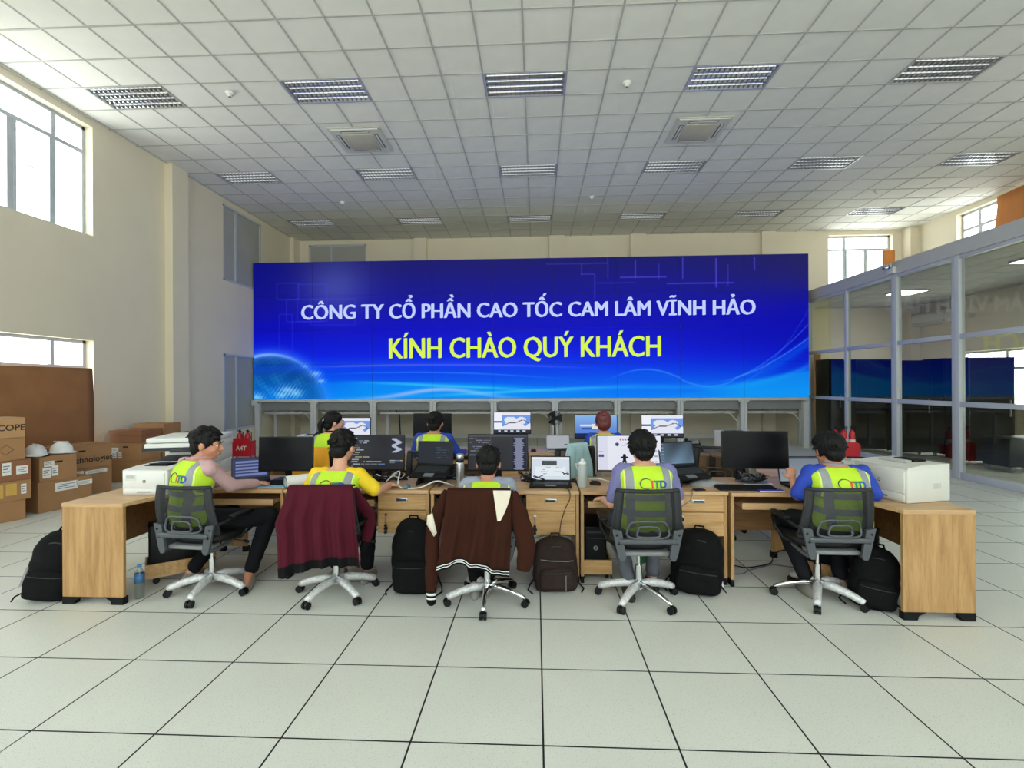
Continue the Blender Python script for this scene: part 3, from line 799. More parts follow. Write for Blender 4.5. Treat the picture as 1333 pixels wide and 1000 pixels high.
# the two lines of lettering: measured extents in wall coordinates
cxw = (VW0+VW1)/2
def bold_text(txt, size, width, height, x, z, mat, label):
    o = MB()
    for k, dx in enumerate((-.016, 0, .016)): text_mb(txt, size, 0, .0012+.0002*k, mb=o, mat=Matrix.Translation((dx, 0, .004*(k-1))), width=width-.032, height=height)
    o.build('lettering', mat, vw, (x-cxw, -.004, z), label=label)
bold_text('CÔNG TY CỔ PHẦN CAO TỐC CAM LÂM VĨNH HẢO', .5, 11.60, .60, -.31, 3.33, 'let_white', 'pale blue-white upper line of lettering')
bold_text('KÍNH CHÀO QUÝ KHÁCH', .62, 6.95, .76, -.32, 2.30, 'let_yel', 'yellow-green lower line of lettering')
# supporting frame
fr = MB(); fr.box(vx0, -vx0, .0, .3, VZ0-.075, VZ0-.004); fr.build('support_beam', 'steel_lt', vw)
for i in range(10):
    x = vx0+i*pw; w = .075
    a, b = (x-w, x+w) if 0 < i < 9 else ((x, x+.13) if i == 0 else (x-.13, x))
    m = MB(); m.box(a, b, .02, .12, 0, VZ0-.075)
    if 0 < i < 9: m.box(x-.004, x+.004, .014, .02, 0, VZ0-.075, 1)
    m.build('post', ['steel_lt', 'steel_md'], vw)
    m = MB(); m.box(x+.13, x+.2, .75, .82, 0, VZ0-.2); m.build('rear_post', 'steel_lt', vw)
for i in range(9):
    x = vx0+i*pw
    m = MB(); m.box(x+.09, x+pw-.09, .13, .16, VZ0-.30, VZ0-.08); m.build('recessed_panel', 'steel_md', vw)
    m = MB(); m.box(x+.09, x+pw-.09, .35, .4, VZ0-.42, VZ0-.36); m.build('rear_rail', 'steel_lt', vw)
    for s, xx in ((1, x+.085), (-1, x+pw-.085)):
        m = MB(); m.prism([(xx, VZ0-.075), (xx+s*.06, VZ0-.075), (xx, VZ0-.135)], .02, .1, 'y'); m.build('corner_gusset', 'steel_lt', vw)
tag(MB().box(XL+.005, VW0-.0, VY-.1, VY+.2, VZ0-.16, VZ0-.02).build('wall_shelf_bracket', 'white2'), 'short pale bracket joining video wall and left wall', 'bracket')
# white and dark cables hanging behind the posts
random.seed(3)
for i, (px, typ) in enumerate([(0, 1), (2, 1), (4, 0), (5, 0), (6, 1), (7, 1), (8, 1)]):
    x = VW0+(px+1)*pw-.12
    m = MB(); m.tube([(x-.35, VY+.3, VZ0-.4), (x-.15, VY+.22, VZ0-.42), (x, VY+.18, VZ0-.6), (x+.02, VY+.18, .6), (x+.01, VY+.2, .02)], .012, 6)
    m.tube([(x+.12, VY+.3, VZ0-.42), (x+.03, VY+.22, VZ0-.55), (x+.01, VY+.2, VZ0-.8)], .01, 6)
    tag(m.build('cable', 'white2'), 'white cable hanging behind the video wall post %s' % ['by the left end', 'third from the left', 'left of the middle', 'right of the middle', 'above the dark haired worker in purple', 'third from the right', 'nearest the right end'][i], 'cable', 'cables behind the video wall')
m = MB(); m.tube([(2.35, VY+1.0, .9), (3.05, VY+.8, 1.2)], .018, 6); m.tube([(-4.05, VY+.9, 1.1), (-3.75, VY+.8, .8), (-3.72, VY+.8, .02)], .018, 6)
tag(m.build('cable', 'black'), 'dark cable slung under the video wall', 'cable')
# ================================================================== FURNITURE
def _k(px): t = (px-666.5)/648.47; return (t-.04808)/(1+t*.04808)
def atx(px, Y): return Y*_k(px)
def atz(px, py, Y): return CAMZ-Y*(.99885-.04802*_k(px))*(py-500-.0051*(px-666.5))/648.47
MT['foot'] = MT['blackm']
def foot(mb, x0, x1, y0, y1):
    mb.add([(x0, y0, 0), (x1, y0, 0), (x1, y1, 0), (x0, y1, 0), (x0, y0, .055), (x1, y0, .055), (x1, y1, .055), (x0, y1, .055)], [(0, 3, 2, 1), (4, 5, 6, 7), (0, 1, 5, 4), (1, 2, 6, 5), (2, 3, 7, 6), (3, 0, 4, 7)])
TOPZ, TH = .75, .028
def drawer(t, name, x0, x1, y, z0, z1, handle=True, lock=False):
    d = MB().box(x0+.002, x1-.002, y, y+.018, z0+.002, z1-.002).build(name, 'wood_x2', t)
    if handle:
        cx = (x0+x1)/2
        h = MB(); h.rbox(cx-.05, cx+.05, y-.004, y+.002, z1-.065, z1-.035, .006, 2); h.rbox(cx-.04, cx+.04, y-.006, y-.003, z1-.058, z1-.042, .005, 2, mi=1)
        h.build('handle', ['alu', 'grey_dark'], d)
    if lock:
        k = MB(); k.cyl((x0+.07, y-.006, z1-.035), (x0+.07, y+.002, z1-.035), .012); k.build('lock', 'chrome', d)
    return d
MT['wood_x2'] = wood_mat('oak_laminate_drawer', 'cfa773', 'b0854f', 'x')
def desk(label, x0, x1, yf, yb, ped=True, tray=0.0, group=None, modesty=.3, keys=False, traysheet=False):
    t = thing('office_desk', label, 'desk', (x0, yf, 0), 0, group)
    w, d = x1-x0, yb-yf
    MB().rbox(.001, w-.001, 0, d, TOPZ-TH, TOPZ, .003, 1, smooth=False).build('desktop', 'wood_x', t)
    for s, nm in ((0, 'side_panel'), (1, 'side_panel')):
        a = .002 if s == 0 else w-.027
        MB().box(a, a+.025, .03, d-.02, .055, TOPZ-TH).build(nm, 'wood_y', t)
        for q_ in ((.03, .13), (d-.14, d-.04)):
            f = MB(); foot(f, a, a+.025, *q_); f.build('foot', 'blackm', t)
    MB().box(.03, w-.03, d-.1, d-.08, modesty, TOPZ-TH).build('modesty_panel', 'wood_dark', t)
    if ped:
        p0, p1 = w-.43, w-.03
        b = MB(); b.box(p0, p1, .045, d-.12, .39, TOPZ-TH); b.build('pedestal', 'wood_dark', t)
        drawer(t, 'drawer', p0, p1, .027, .585, TOPZ-TH-.004)
        drawer(t, 'cupboard_door', p0, p1, .027, .39, .58, handle=False, lock=True)
    else: p0 = w-.03
    tr = MB(); tr.box(.06, p0-.03, .035-tray, .035-tray+.34, .625, .645); tr.box(.06, p0-.03, .025-tray, .035-tray, .615, .665)
    tr.build('keyboard_tray', 'wood_x', t)
    if traysheet:
        pass
    r = MB()
    for s in (.035, p0-.03): r.box(s, s+.02, .05, .45, .645, .68)
    r.build('tray_rail', 'black', t)
    if keys:
        k = MB(); k.tube([(p0+.07, .015, .55), (p0+.071, .012, .53), (p0+.069, .01, .47)], .0035, 6, 0)
        k.cyl((p0+.07, .0, .46), (p0+.07, .014, .46), .012, mi=1); k.cyl((p0+.072, .0, .435), (p0+.072, .014, .435), .016, mi=1); k.cyl((p0+.07, .0, .405), (p0+.07, .014, .405), .013, mi=1)
        k.build('hanging_keys', ['alu', 'black'], t)
    return t
MT['wood_y'] = MT['wood_z']
GF = 'desks of the front row'
YF1, YB1 = 4.03, 4.67
desk('oak office desk with drawers behind the worker in the maroon draped chair', -2.095, -.88, YF1, YB1, group=GF, keys=True)
desk('oak office desk with pulled out keyboard tray behind the brown jacket chair', -.87, .345, YF1, YB1, tray=.26, group=GF, keys=True)
desk('oak office desk with black computer tower under it, right of the middle', .355, 1.525, YF1, YB1, group=GF, keys=True)
def corner_desk(label, sgn, xo, xm, ye, yb, group):
    """xo: outer x of the wing, xm: x where it meets the next desk, ye: near end of the wing"""
    t = thing('corner_desk', label, 'desk', (xo, ye, 0), 0, group)
    W = abs(xm-xo); D = yb-ye; ww = .47; m = sgn     # local x grows inwards * m
    pts = [(0, 0), (ww, 0), (ww+.025, .1), (ww+.075, .24), (ww+.13, .34), (ww+.21, .42), (ww+.31, .47)]; cx = ww+.44
    pts += [(cx, .5), (W, .5), (W, D), (0, D)]
    pp = [(m*x, y) for x, y in pts]
    MB().prism(pp, TOPZ-TH, TOPZ, 'z').build('desktop', 'wood_x', t)
    a, b = sorted((0, m*ww))
    MB().box(a, b, .006, .031, .055, TOPZ-TH).build('end_panel', 'wood_z', t)
    for o_ in ([(a, 0), (a+.09, 0), (a+.1, .03), (a+.15, .055), (a, .055)], [(b, 0), (b, .055), (b-.15, .055), (b-.1, .03), (b-.09, 0)]):
        MB().prism(o_, .002, .05, 'y').build('foot', 'blackm', t)
    s0, s1 = sorted((m*.006, m*.028))
    MB().box(s0, s1, .04, D-.02, .3, TOPZ-TH).build('outer_panel', 'wood_dark', t)
    p0, p1 = sorted((m*(W-.03), m*(W-.005)))
    MB().box(p0, p1, .53, D-.02, .055, TOPZ-TH).build('side_panel', 'wood_z', t)
    for q_ in ((.53, .63), (D-.14, D-.04)):
        f = MB(); foot(f, p0, p1, *q_); f.build('foot', 'blackm', t)
    q0, q1 = sorted((m*.03, m*(W-.03)))
    MB().box(q0, q1, D-.12, D-.1, .3, TOPZ-TH).build('modesty_panel', 'wood_dark', t)
    k0, k1 = sorted((m*(W-.09), m*(W-.78)))
    tr = MB(); tr.box(k0, k1, .53, .85, .625, .645); tr.box(k0, k1, .52, .53, .615, .665); tr.build('keyboard_tray', 'wood_x', t)
    return t
corner_desk('curved oak corner desk at left with laser printer and plain end panel', 1, -3.52, -2.105, 3.53, YB1, GF)
corner_desk('curved oak corner desk at right with laser printer and plain end panel', -1, 2.955, 1.535, 3.50, YB1, GF)
# second row, seen between the screens of the first
GB = 'desks of the second row'
for i, (a, b, lab) in enumerate([(-2.40, -1.25, 'oak desk of the second row behind the code monitor'), (-1.24, -.1, 'oak desk of the second row by the worker in blue sleeves'),
        (-.09, 1.05, 'oak desk of the second row with the open grey laptop'), (1.06, 2.12, 'oak desk of the second row below the map monitor at right')]):
    desk(lab, a, b, 6.2, 6.84, group=GB)
def wing_desk(label, x0, x1, y0, y1, xa, xb):
    t = thing('corner_desk', label, 'desk', (0, 0, 0), 0, GB)
    pts = [(x0, y0), (x1, y0), (x1, y1), (xb, y1), (xb, 6.84), (xa, 6.84), (xa, y1), (x0, y1)]
    out = []
    for p in pts:
        if not out or (abs(out[-1][0]-p[0])+abs(out[-1][1]-p[1])) > 1e-5: out.append(p)
    MB().prism(out, TOPZ-TH, TOPZ, 'z').build('desktop', 'wood_x', t)
    MB().box(x0+.01, x1-.01, y0+.01, y0+.03, .055, TOPZ-TH).build('end_panel', 'wood_z', t)
    MB().box(x0+.01, x0+.03, y0+.04, y1-.02, .25, TOPZ-TH).build('side_panel', 'wood_dark', t)
    MB().box(x1-.03, x1-.01, y0+.04, 6.8, .25, TOPZ-TH).build('side_panel', 'wood_dark', t)
    MB().box(xa+.02, xb-.02, 6.74, 6.76, .3, TOPZ-TH).build('modesty_panel', 'wood_dark', t)
    for x in (x0+.01, x1-.06):
        for q_ in ((y0+.01, y0+.06), (6.7, 6.75)):
            f = MB(); foot(f, x, x+.05, *q_); f.build('foot', 'blackm', t)
wing_desk('oak corner desk at the left end of the second row beside the copier', -3.1, -2.80, 4.70, 6.15, -3.55, -2.42)
wing_desk('oak corner desk at the right end of the second row with white printer', 2.16, 2.78, 4.70, 6.15, 2.14, 2.82)

# ------------------------------------------------------------------ office chairs
def five_star(t, rot, wrap):
    hub = MB(); hub.cyl((0, 0, .085), (0, 0, .135), .032, .028); hub.build('base_hub', 'chrome', t)
    for k in range(5):
        a = rot+k*2*PI/5; c, s = math.cos(a), math.sin(a)
        m = MB(); R = .30
        pts = [(c*r, s*r, z) for r, z in ((.02, .115), (.1, .118), (.2, .098), (.27, .075), (R, .062))]
        m.tube(pts, [.021, .02, .017, .015, .014] if not wrap[k] else [.03, .031, .027, .026, .022], 10)
        leg = m.build('base_arm', 'wrap' if wrap[k] else 'chrome', t, label='base arm still wrapped in clear film' if wrap[k] else None) if wrap[k] else m.build('base_arm', 'chrome', t)
        w = MB(); ax = Vector((-s, c, 0)); ctr = Vector((c*R, s*R, .028))
        for q in (-1, 1): w.cyl(ctr+ax*q*.007, ctr+ax*q*.024, .027, n=16)
        w.cyl(ctr-ax*.012, ctr+ax*.012, .018, n=12); w.cyl((c*R, s*R, .03), (c*R, s*R, .062), .007, n=8)
        w.build('caster', 'black', leg)
def office_chair(label, loc, rotz, star=0.0, wrap=(1, 1, 1, 1, 1), hs=0.0, armdown=False, group='office chairs'):
    t = thing('office_chair', label, 'chair', loc, rotz, group)
    five_star(t, star, wrap)
    m = MB(); m.cyl((0, 0, .12), (0, 0, .26), .025); m.cyl((0, 0, .26), (0, 0, .42+hs), .014); m.build('gas_column', 'chrome', t)
    z = .43+hs
    m = MB(); m.rbox(-.1, .1, -.14, .12, z-.03, z, .01); m.rbox(-.17, .17, -.235, -.12, z-.028, z+.002, .008); m.build('seat_plate', 'steel_md', t)
    m = MB(); m.loft([(0, .02, z+.0, .2, .2, 0, 3.2), (0, .02, z+.02, .235, .235, 0, 3.4), (0, .02, z+.05, .24, .24, 0, 3.4), (0, .02, z+.068, .215, .215, 0, 3.2), (0, .02, z+.07, .1, .1)], 32)
    m.build('seat', 'black', t)
    m = MB(); m.tube([(.1, .0, z-.01), (.22, .01, z-.02), (.27, .02, z-.03)], .006, 6); m.cyl((.26, .02, z-.028), (.3, .02, z-.036), .012, n=8); m.build('height_lever', 'black', t)
    # back: curved frame with net
    def W(v): return .245-.03*v       # half width bottom to top
    def YY(u, v): return -.262-.035*math.sin(v*PI*.8)+.045*(2*u-1)**2-.035*v
    z0, z1 = z+.10, z+.445
    back = lambda u, v: ((2*u-1)*W(v), YY(u, v), z0+(z1-z0)*v+.012*(1-(2*u-1)**2)*(1-2*v)*0)
    m = MB(); m.grid(lambda u, v: back(.04+.92*u, .02+.95*v), 12, 12); m.build('back_net', 'net', t)
    def ring(us, th, nm, mat='grey_frame', pr=None):
        m = MB(); m.tube(us, th, 8); return m.build(nm, mat, t)
    MTF = 'blackm'
    for s in (0, 1):
        m = MB()     # wide flat side band
        def side(u, v, s=s):
            p = back(s, v); k = .055*(1 if s == 0 else -1)
            return (p[0]+k*(u), p[1]-.006-.012*math.sin(u*PI), p[2])
        m.grid(side, 4, 12); m.grid(lambda u, v, s=s: (lambda p: (p[0], p[1]+.02, p[2]))(side(1-u, v)), 4, 12)
        m.tube([back(s, v/8) for v in range(9)], .011, 8)
        m.build('back_frame_side', 'chair_band', t)
    m = MB(); m.tube([back(u/10, 1.0) for u in range(11)], .014, 8); m.build('back_frame_top', 'chair_band', t)
    m = MB(); m.tube([back(u/10, 0.0) for u in range(11)], .012, 8); m.build('back_frame_bottom', 'chair_band', t)
    # lumbar bracket: two nested rounded loops and a bar
    def lp(hw0, hw1, za, zb, n=28, y=-.305):
        out = []
        for k in range(n+1):
            a = 2*PI*k/n; e = .45
            cx = math.copysign(abs(math.cos(a))**e, math.cos(a)); cz = math.copysign(abs(math.sin(a))**e, math.sin(a))
            w = hw0+(hw1-hw0)*(cz+1)/2
            out.append((cx*w, y+.04*(cx*w/.2)**2, (za+zb)/2+cz*(zb-za)/2))
        return out
    m = MB(); m.tube(lp(.155, .125, z+.115, z+.235), .008, 8); m.tube(lp(.085, .065, z+.125, z+.2), .008, 8)
    m.build('lumbar_bracket', 'grey_frame', t)
    m = MB(); m.rbox(-.2, .2, -.3, -.272, z+.075, z+.11, .008); m.build('lumbar_bar', 'grey_frame', t)
    # side brackets linking the back, seat and arms
    for s in (-1, 1):
        m = MB(); m.prism([(s*.245, z+.175), (s*.18, z+.165), (s*.15, z-.02), (s*.165, z-.045), (s*.19, z-.045), (s*.205, z-.01)], -.285, -.262, 'y')
        for (qx, qz) in ((.215, .135), (.2, .075)): m.cyl((s*qx, -.289, z+qz), (s*qx, -.28, z+qz), .008, mi=1, n=10)
        m.tube([(s*.175, -.27, z-.03), (s*.19, -.2, z-.035), (s*.2, -.05, z-.01), (s*.18, 0, z-.01)], .014, 8)
        m.build('side_bracket', ['grey_frame', 'black'], t)
        # arm rest: loop rising at the side
        a = MB(); a.tube([(s*.215, -.26, z+.16), (s*.262, -.2, z+.17), (s*.275, -.1, z+.19), (s*.275, .06, z+.195), (s*.272, .11, z+.17), (s*.262, .1, z+.08), (s*.22, .03, z+.0), (s*.12, .02, z-.01)], [.013]*8, 8)
        a.rbox(s*.275-.026, s*.275+.026, -.14, .1, z+.19, z+.215, .01); a.build('armrest', 'black', t)
    return t
MT['grey_frame'] = M('chair_grey_nylon', '484c50', .42)
MT['chair_band'] = M('chair_black_band', '1e2124', .65)
CH = {}
CH[1] = office_chair('net backed office chair with film wrapped base, under the worker in a pink shirt', (-2.55, 3.80, 0), -.1, -.12)
CH[2] = office_chair('office chair under the maroon jacket, its base wrapped in film', (-1.55, 3.79, 0), 0.05, -2.0)
CH[3] = office_chair('office chair under the brown varsity jacket, chrome base partly unwrapped', (-.37, 3.70, 0), -.02, -PI/2+.02, (0, 0, 0, 1, 1))
CH[4] = office_chair('net backed office chair with chrome base, under the dark haired worker in purple', (.76, 3.77, 0), .03, -.95, (0, 1, 1, 1, 1))
CH[5] = office_chair('net backed office chair near the right corner desk, under the worker in blue sleeves', (2.10, 3.84, 0), -.02, -.8, (1, 1, 1, 0, 1))
office_chair('office chair under the yellow jacket in the second row', (-2.44, 5.66, 0), 0, .3)
office_chair('office chair of the second row under the worker before the blank monitor', (-1.20, 5.72, 0), .0, .2)
office_chair('office chair of the second row under the pale blue jacket', (.24, 5.06, 0), .5, .2, hs=.12)
office_chair('office chair of the second row with cream cloth, under the red haired worker', (.78, 5.70, 0), .0, .2)
office_chair('empty black net office chair before the desk telephone', (1.93, 5.50, 0), -.25, .2, hs=.08)

# ------------------------------------------------------------------ computer screens
rng = np.random.RandomState(5)
def s_blank(U, V): return np.stack([U*0+.05+.03*V, U*0+.055+.03*V, U*0+.06+.03*V], -1)
def s_off(U, V): return np.zeros(U.shape+(3,))
def s_dim(U, V): return np.stack([U*0+.20, U*0+.205, U*0+.20], -1)
def lines(c, x0, x1, y0, y1, col, step=.05, seed=0, dens=.8, U=None, V=None, thick=.45):
    r = np.random.RandomState(seed); y = y0
    while y < y1:
        x = x0+ (r.rand() < .5)*r.rand()*.1
        while x < x1:
            L = .03+r.rand()*.12
            if r.rand() < dens:
                mk = (V > y) & (V < y+step*thick) & (U > x) & (U < min(x+L, x1))
                k = col[r.randint(len(col))]
                c[mk] = k
            x += L+.02
            if r.rand() < .18: break
        y += step
    return c
def s_code(U, V, seed=1):
    c = np.zeros(U.shape+(3,))+np.array([40, 42, 46])/255
    cols = [np.array(k)/255 for k in ((150, 160, 170), (120, 150, 110), (90, 120, 160), (110, 110, 115), (160, 150, 120))]
    c = lines(c, .04, .7, .06, .95, cols, .07, seed, .75, U, V)
    m = (U > .78) & (V > .08) & (V < .5); b = (np.sin(V*30+2)*.05+.87); mk = m & (np.abs(U-b) < .05); c[m] = np.array([30, 34, 52])/255; c[mk] = np.array([175, 180, 200])/255
    c = lines(c, .75, .98, .72, .86, cols, .07, seed+1, .9, U, V)
    return c
def s_code2(U, V):
    c = np.zeros(U.shape+(3,))+np.array([46, 47, 52])/255
    c[(V < .05)] = np.array([70, 70, 76])/255
    cols = [np.array(k)/255 for k in ((110, 115, 125), (90, 92, 98))]
    c = lines(c, .02, .38, .08, .6, cols, .06, 3, .6, U, V)
    c[np.abs(U-.38) < .006] = .3
    m = (U > .76) & (U < .98) & (V > .08); c[m] = np.array([26, 30, 52])/255
    w = .05+.05*np.abs(np.sin(V*47)*np.sin(V*13+1)); c[m & (np.abs(U-.86) < w)] = np.array([120, 125, 150])/255
    return c
def s_map(U, V, tool=True):
    c = np.zeros(U.shape+(3,))+np.array([225, 228, 240])/255
    sea = (V < .5+.12*np.sin(U*9)+.05*np.sin(U*31)) & (V > .14); c[sea] = np.array([110, 150, 225])/255
    land = ((U-.45)**2/.03+(V-.35)**2/.02 < 1) | ((U-.75)**2/.02+(V-.4)**2/.03 < 1); c[land] = np.array([222, 226, 238])/255
    r = .50+.1*np.sin(U*8-1.0)-.06*np.cos(U*15); mk = np.abs(V-r) < .022; c[mk & (U > .12) & (U < .95)] = np.array([90, 80, 95])/255
    if tool:
        c[(U < .22)] = np.array([235, 238, 246])/255; c[(U < .22) & (np.abs(V-.45) < .04)] = np.array([50, 70, 110])/255; c[V > .84] = np.array([40, 46, 60])/255
        for k in range(5): c[(V > .87) & (V < .95) & (np.abs(U-.15-.17*k) < .04)] = np.array([190, 195, 205])/255
    return c
def s_desktop(U, V):
    c = np.stack([.28+.25*(1-V), .45+.25*(1-V), .80+.1*(1-V)], -1)
    c[(U > .12) & (U < .42) & (V > .42) & (V < .5)] = .85; c[(U > .15) & (U < .5) & (V > .55) & (V < .64)] = np.array([50, 80, 170])/255
    c[(U > .4) & (U < .58) & (V > .4) & (V < .6)] = .88; c[V > .8] = np.array([24, 36, 74])/255
    return c
def s_web(U, V):
    c = np.zeros(U.shape+(3,))+np.array([226, 228, 240])/255
    c[U < .16] = np.array([214, 216, 232])/255
    c[(U < .1) & (U > .02) & (V > .55) & (V < .62)] = np.array([70, 80, 130])/255; c[(U < .08) & (U > .02) & (V > .45) & (V < .47)] = np.array([90, 90, 110])/255
    m = (U > .34) & (U < .56) & (V > .07) & (V < .14) & (np.sin(U*160+np.sin(V*90)) > -.2); c[m] = np.array([200, 60, 70])/255
    c[((U-.31)/.03)**2+((V-.25)/.05)**2 < 1] = np.array([60, 64, 84])/255
    cols = [np.array([150, 155, 170])/255]; c = lines(c, .36, .5, .22, .30, cols, .05, 1, .8, U, V)
    body = (((U-.425)/.022)**2+((V-.56)/.035)**2 < 1) | ((np.abs(U-.425) < .022) & (V > .58) & (V < .76)) | ((np.abs(U-.425) < .055) & (np.abs(V-.64+.3*np.abs(U-.425)) < .025)) | ((np.abs(np.abs(U-.425)-.02) < .013) & (V > .72) & (V < .84))
    c[body] = .08
    for k in range(6): c[((U-.36-.07*k)/.012)**2+((V-.95)/.02)**2 < 1] = .25
    c[(U > .6) & (U < .66) & (V > .55) & (V < .7)] = np.array([120, 160, 140])/255
    c = lines(c, .68, .95, .1, .8, cols, .08, 6, .5, U, V)
    return c
def s_form(U, V):
    c = np.zeros(U.shape+(3,))+np.array([205, 216, 226])/255
    c[V < .08] = np.array([225, 230, 236])/255
    c[(U > .26) & (U < .66) & (V > .16) & (V < .36)] = np.array([62, 66, 66])/255
    c[(U > .1) & (U < .9) & (V > .44) & (V < .84)] = np.array([222, 230, 236])/255
    cols = [np.array([110, 115, 122])/255]; c = lines(c, .2, .8, .46, .8, cols, .09, 8, .5, U, V, .25)
    for a, b in ((.82, .68), (.86, .74), (.92, .72), (.94, .66), (.96, .74)): c[(np.abs(U-a) < .025) & (np.abs(V-b) < .025)] = .12
    return c
def s_win(U, V):
    c = np.zeros(U.shape+(3,))+np.array([44, 52, 84])/255
    for k in range(5): c[(V > .12+.17*k) & (V < .22+.17*k) & (U > .08) & (U < .95-.1*(k % 2))] = np.array([110, 120, 175])/255
    return c
def s_photo(U, V):
    g = .28+.25*V+.05*np.sin(U*9+V*4); c = np.stack([g*.75, g*.95, g*1.12], -1)
    c[(U < .12) & (np.sin(V*40) > .6) & (U > .04)] = np.array([120, 150, 180])/255
    c[V > .94] = np.array([30, 40, 50])/255
    return c
def s_grey(U, V):
    c = np.stack([.42+.1*V, .46+.1*V, .5+.1*V], -1); c[V < .06] = .25; return c
def s_dark(U, V):
    c = np.zeros(U.shape+(3,))+np.array([26, 31, 40])/255
    c = lines(c, .5, .9, .25, .8, [np.array([70, 84, 104])/255], .12, 4, .8, U, V, .2)
    return c
def monitor(label, X, Y, z, w, h, fn, rotz=0, tilt=-.06, group='monitors of the front row', nx=120, ny=66, base='black', basemat='black'):
    t = thing('monitor', label, 'monitor', (X, Y, TOPZ), rotz, group)
    zc = z-TOPZ
    R = Matrix.Translation((0, 0, zc)) @ Matrix.Rotation(tilt, 4, 'X')
    m = MB(); m.rbox(-w/2, w/2, 0, .022, -h/2, h/2, .004, 2, mat=R); m.rbox(-w*.3, w*.3, .02, .05, -h*.3, h*.3, .012, 2, mat=R); m.build('housing', 'black', t)
    o = screen_obj('display_surface', w-.016, h-.022, nx, ny, fn, t, (0, -.001, zc+.002), (tilt, 0, 0))
    m = MB(); m.rbox(-.03, .03, .05, .065, 0.01, zc+.02, .004); m.build('stand_neck', basemat, t)
    m = MB(); m.rbox(-.12, .12, -.06, .14, 0, .012, .005, 2); m.build('stand_base', basemat, t)
    return t
W_, H_ = .53, .312
Ym = 4.42
def mpos(pa, pb, ya, yb, Y): return atx((pa+pb)/2, Y), atz((pa+pb)/2, (ya+yb)/2, Y), (pb-pa)*Y/648.5, (yb-ya)*Y/648.5
def mon(label, pa, pb, ya, yb, Y, fn, rotz=0, **k):
    X, z, w, h = mpos(pa, pb, ya, yb, Y); return monitor(label, X, Y, z, w/math.cos(rotz), h, fn, rotz, **k)
mon('blank black monitor on the left corner desk beside the rolled map', 335, 408, 565, 611, 4.42, s_blank, .04, tilt=-.05)
mon('monitor full of dark program code right of the worker in yellow', 452, 527, 564, 611, 4.42, s_code)
mon('dark editor monitor behind the head above the brown jacket', 608, 687, 565, 613, 4.40, s_code2)
mon('bright white web page monitor left of the dark haired worker in purple', 777, 860, 568, 615, 4.40, s_web)
mon('switched off black monitor with silver foot right of the open laptops', 941, 1024, 565, 613, 4.36, s_off, -.02, basemat='alu')
GM = 'monitors of the second row'
mon('second row map monitor beside the ponytailed worker', 433, 483, 541, 570, 6.62, lambda U, V: s_map(U, V, False), group=GM, nx=60, ny=36)
mon('second row blank monitor in front of the worker in blue sleeves', 537, 588, 537, 568, 6.62, s_off, group=GM, nx=10, ny=6)
mon('second row map monitor above the dark editor monitor', 642, 691, 536, 565, 6.62, s_map, group=GM, nx=60, ny=36)
mon('second row blue desktop monitor in front of the red haired worker', 748, 803, 541, 572, 6.62, s_desktop, group=GM, nx=60, ny=36)
mon('second row map monitor above the bluish laptop at right', 835, 889, 542, 572, 6.62, s_map, group=GM, nx=60, ny=36)

def laptop(label, X, Y, rotz, w, fn, open_=1.9, lift=0.0, incl=0.0, body='blackm', nx=72, ny=44, lidmat='black', lid_h=None):
    """rotz 0: screen faces -y; hinge at local origin"""
    t = thing('laptop', label, 'laptop', (X, Y, TOPZ+lift), rotz, 'open laptops')
    d = w*.66; h = lid_h or w*.64
    B = Matrix.Rotation(incl, 4, 'X')
    m = MB(); m.rbox(-w/2, w/2, -d, 0, .004, .018, .004, 2, mat=B); m.build('base', body, t)
    m = MB()
    for r in range(5):
        for c in range(14):
            x0 = -w*.43+c*w*.86/14; y0 = -d*.62+r*d*.1
            m.box(x0+.002, x0+w*.86/14-.002, y0+.002, y0+d*.1-.002, .0178, .0198, mat=B)
    m.build('keys', 'grey_dark', t, kind='stuff')
    m = MB(); m.box(-w*.13, w*.13, -d*.93, -d*.68, .0175, .0188, mat=B); m.build('touchpad', 'grey', t)
    L = Matrix.Translation((0, 0, .012)) @ Matrix.Rotation(-(open_-PI/2), 4, 'X')
    m = MB(); m.rbox(-w/2, w/2, 0, .008, 0, h, .003, 2, mat=L); m.build('lid', lidmat, t)
    p = L @ Vector((0, -.0012, h/2+.004)); screen_obj('display_surface', w-.018, h-.028, nx, ny, fn, t, p, (-(open_-PI/2), 0, 0))
    return t
laptop('small laptop in front of the worker in a pink shirt', -2.60, 4.42, .55, .31, s_win, 1.85, lidmat='grey_dark')
t = laptop('black laptop propped on a riser left of the steel flask', atx(565, 4.36), 4.38, -.12, .33, s_dark, 1.75, lift=.14, incl=.36)
laptop('laptop with a light grey form on screen, left of the white bottle', atx(716, 4.38), 4.36, -.03, .35, s_form, 1.85)
t4 = laptop('bluish screened laptop on a stand, right of the dark haired worker', atx(886, 4.34), 4.42, .32, .35, s_photo, 1.8, lift=.12, incl=.28)
laptop('grey screened laptop in front of the worker at the right corner', atx(1046, 4.3), 4.34, .02, .36, s_grey, 1.85)
laptop('pale grey laptop in the second row between the map and blue monitors', atx(727, 6.3), 6.5, .0, .31, lambda U, V: np.zeros(U.shape+(3,))+np.array([165, 170, 176])/255, 2.0, lift=.0, body='alu', lidmat='grey')
def riser(label, X, Y, rotz, h):
    t = thing('laptop_riser', label, 'stand', (X, Y, TOPZ), rotz)
    for s in (-1, 1):
        m = MB(); m.prism([(-.2, 0.002), (.0, 0.002), (.0, h-.004), (-.02, h-.004), (-.2, .03)], s*.1-.004, s*.1+.004, 'x'); m.build('side_plate', 'grey_dark', t)
    m = MB(); m.box(-.1, .1, -.03, -.015, .0, h-.02); m.build('cross_plate', 'grey_dark', t)
riser('dark riser under the black laptop beside the flask', atx(565, 4.36), 4.38, -.12, .135)
riser('dark riser under the bluish screened laptop', atx(886, 4.34), 4.42, .32, .115)

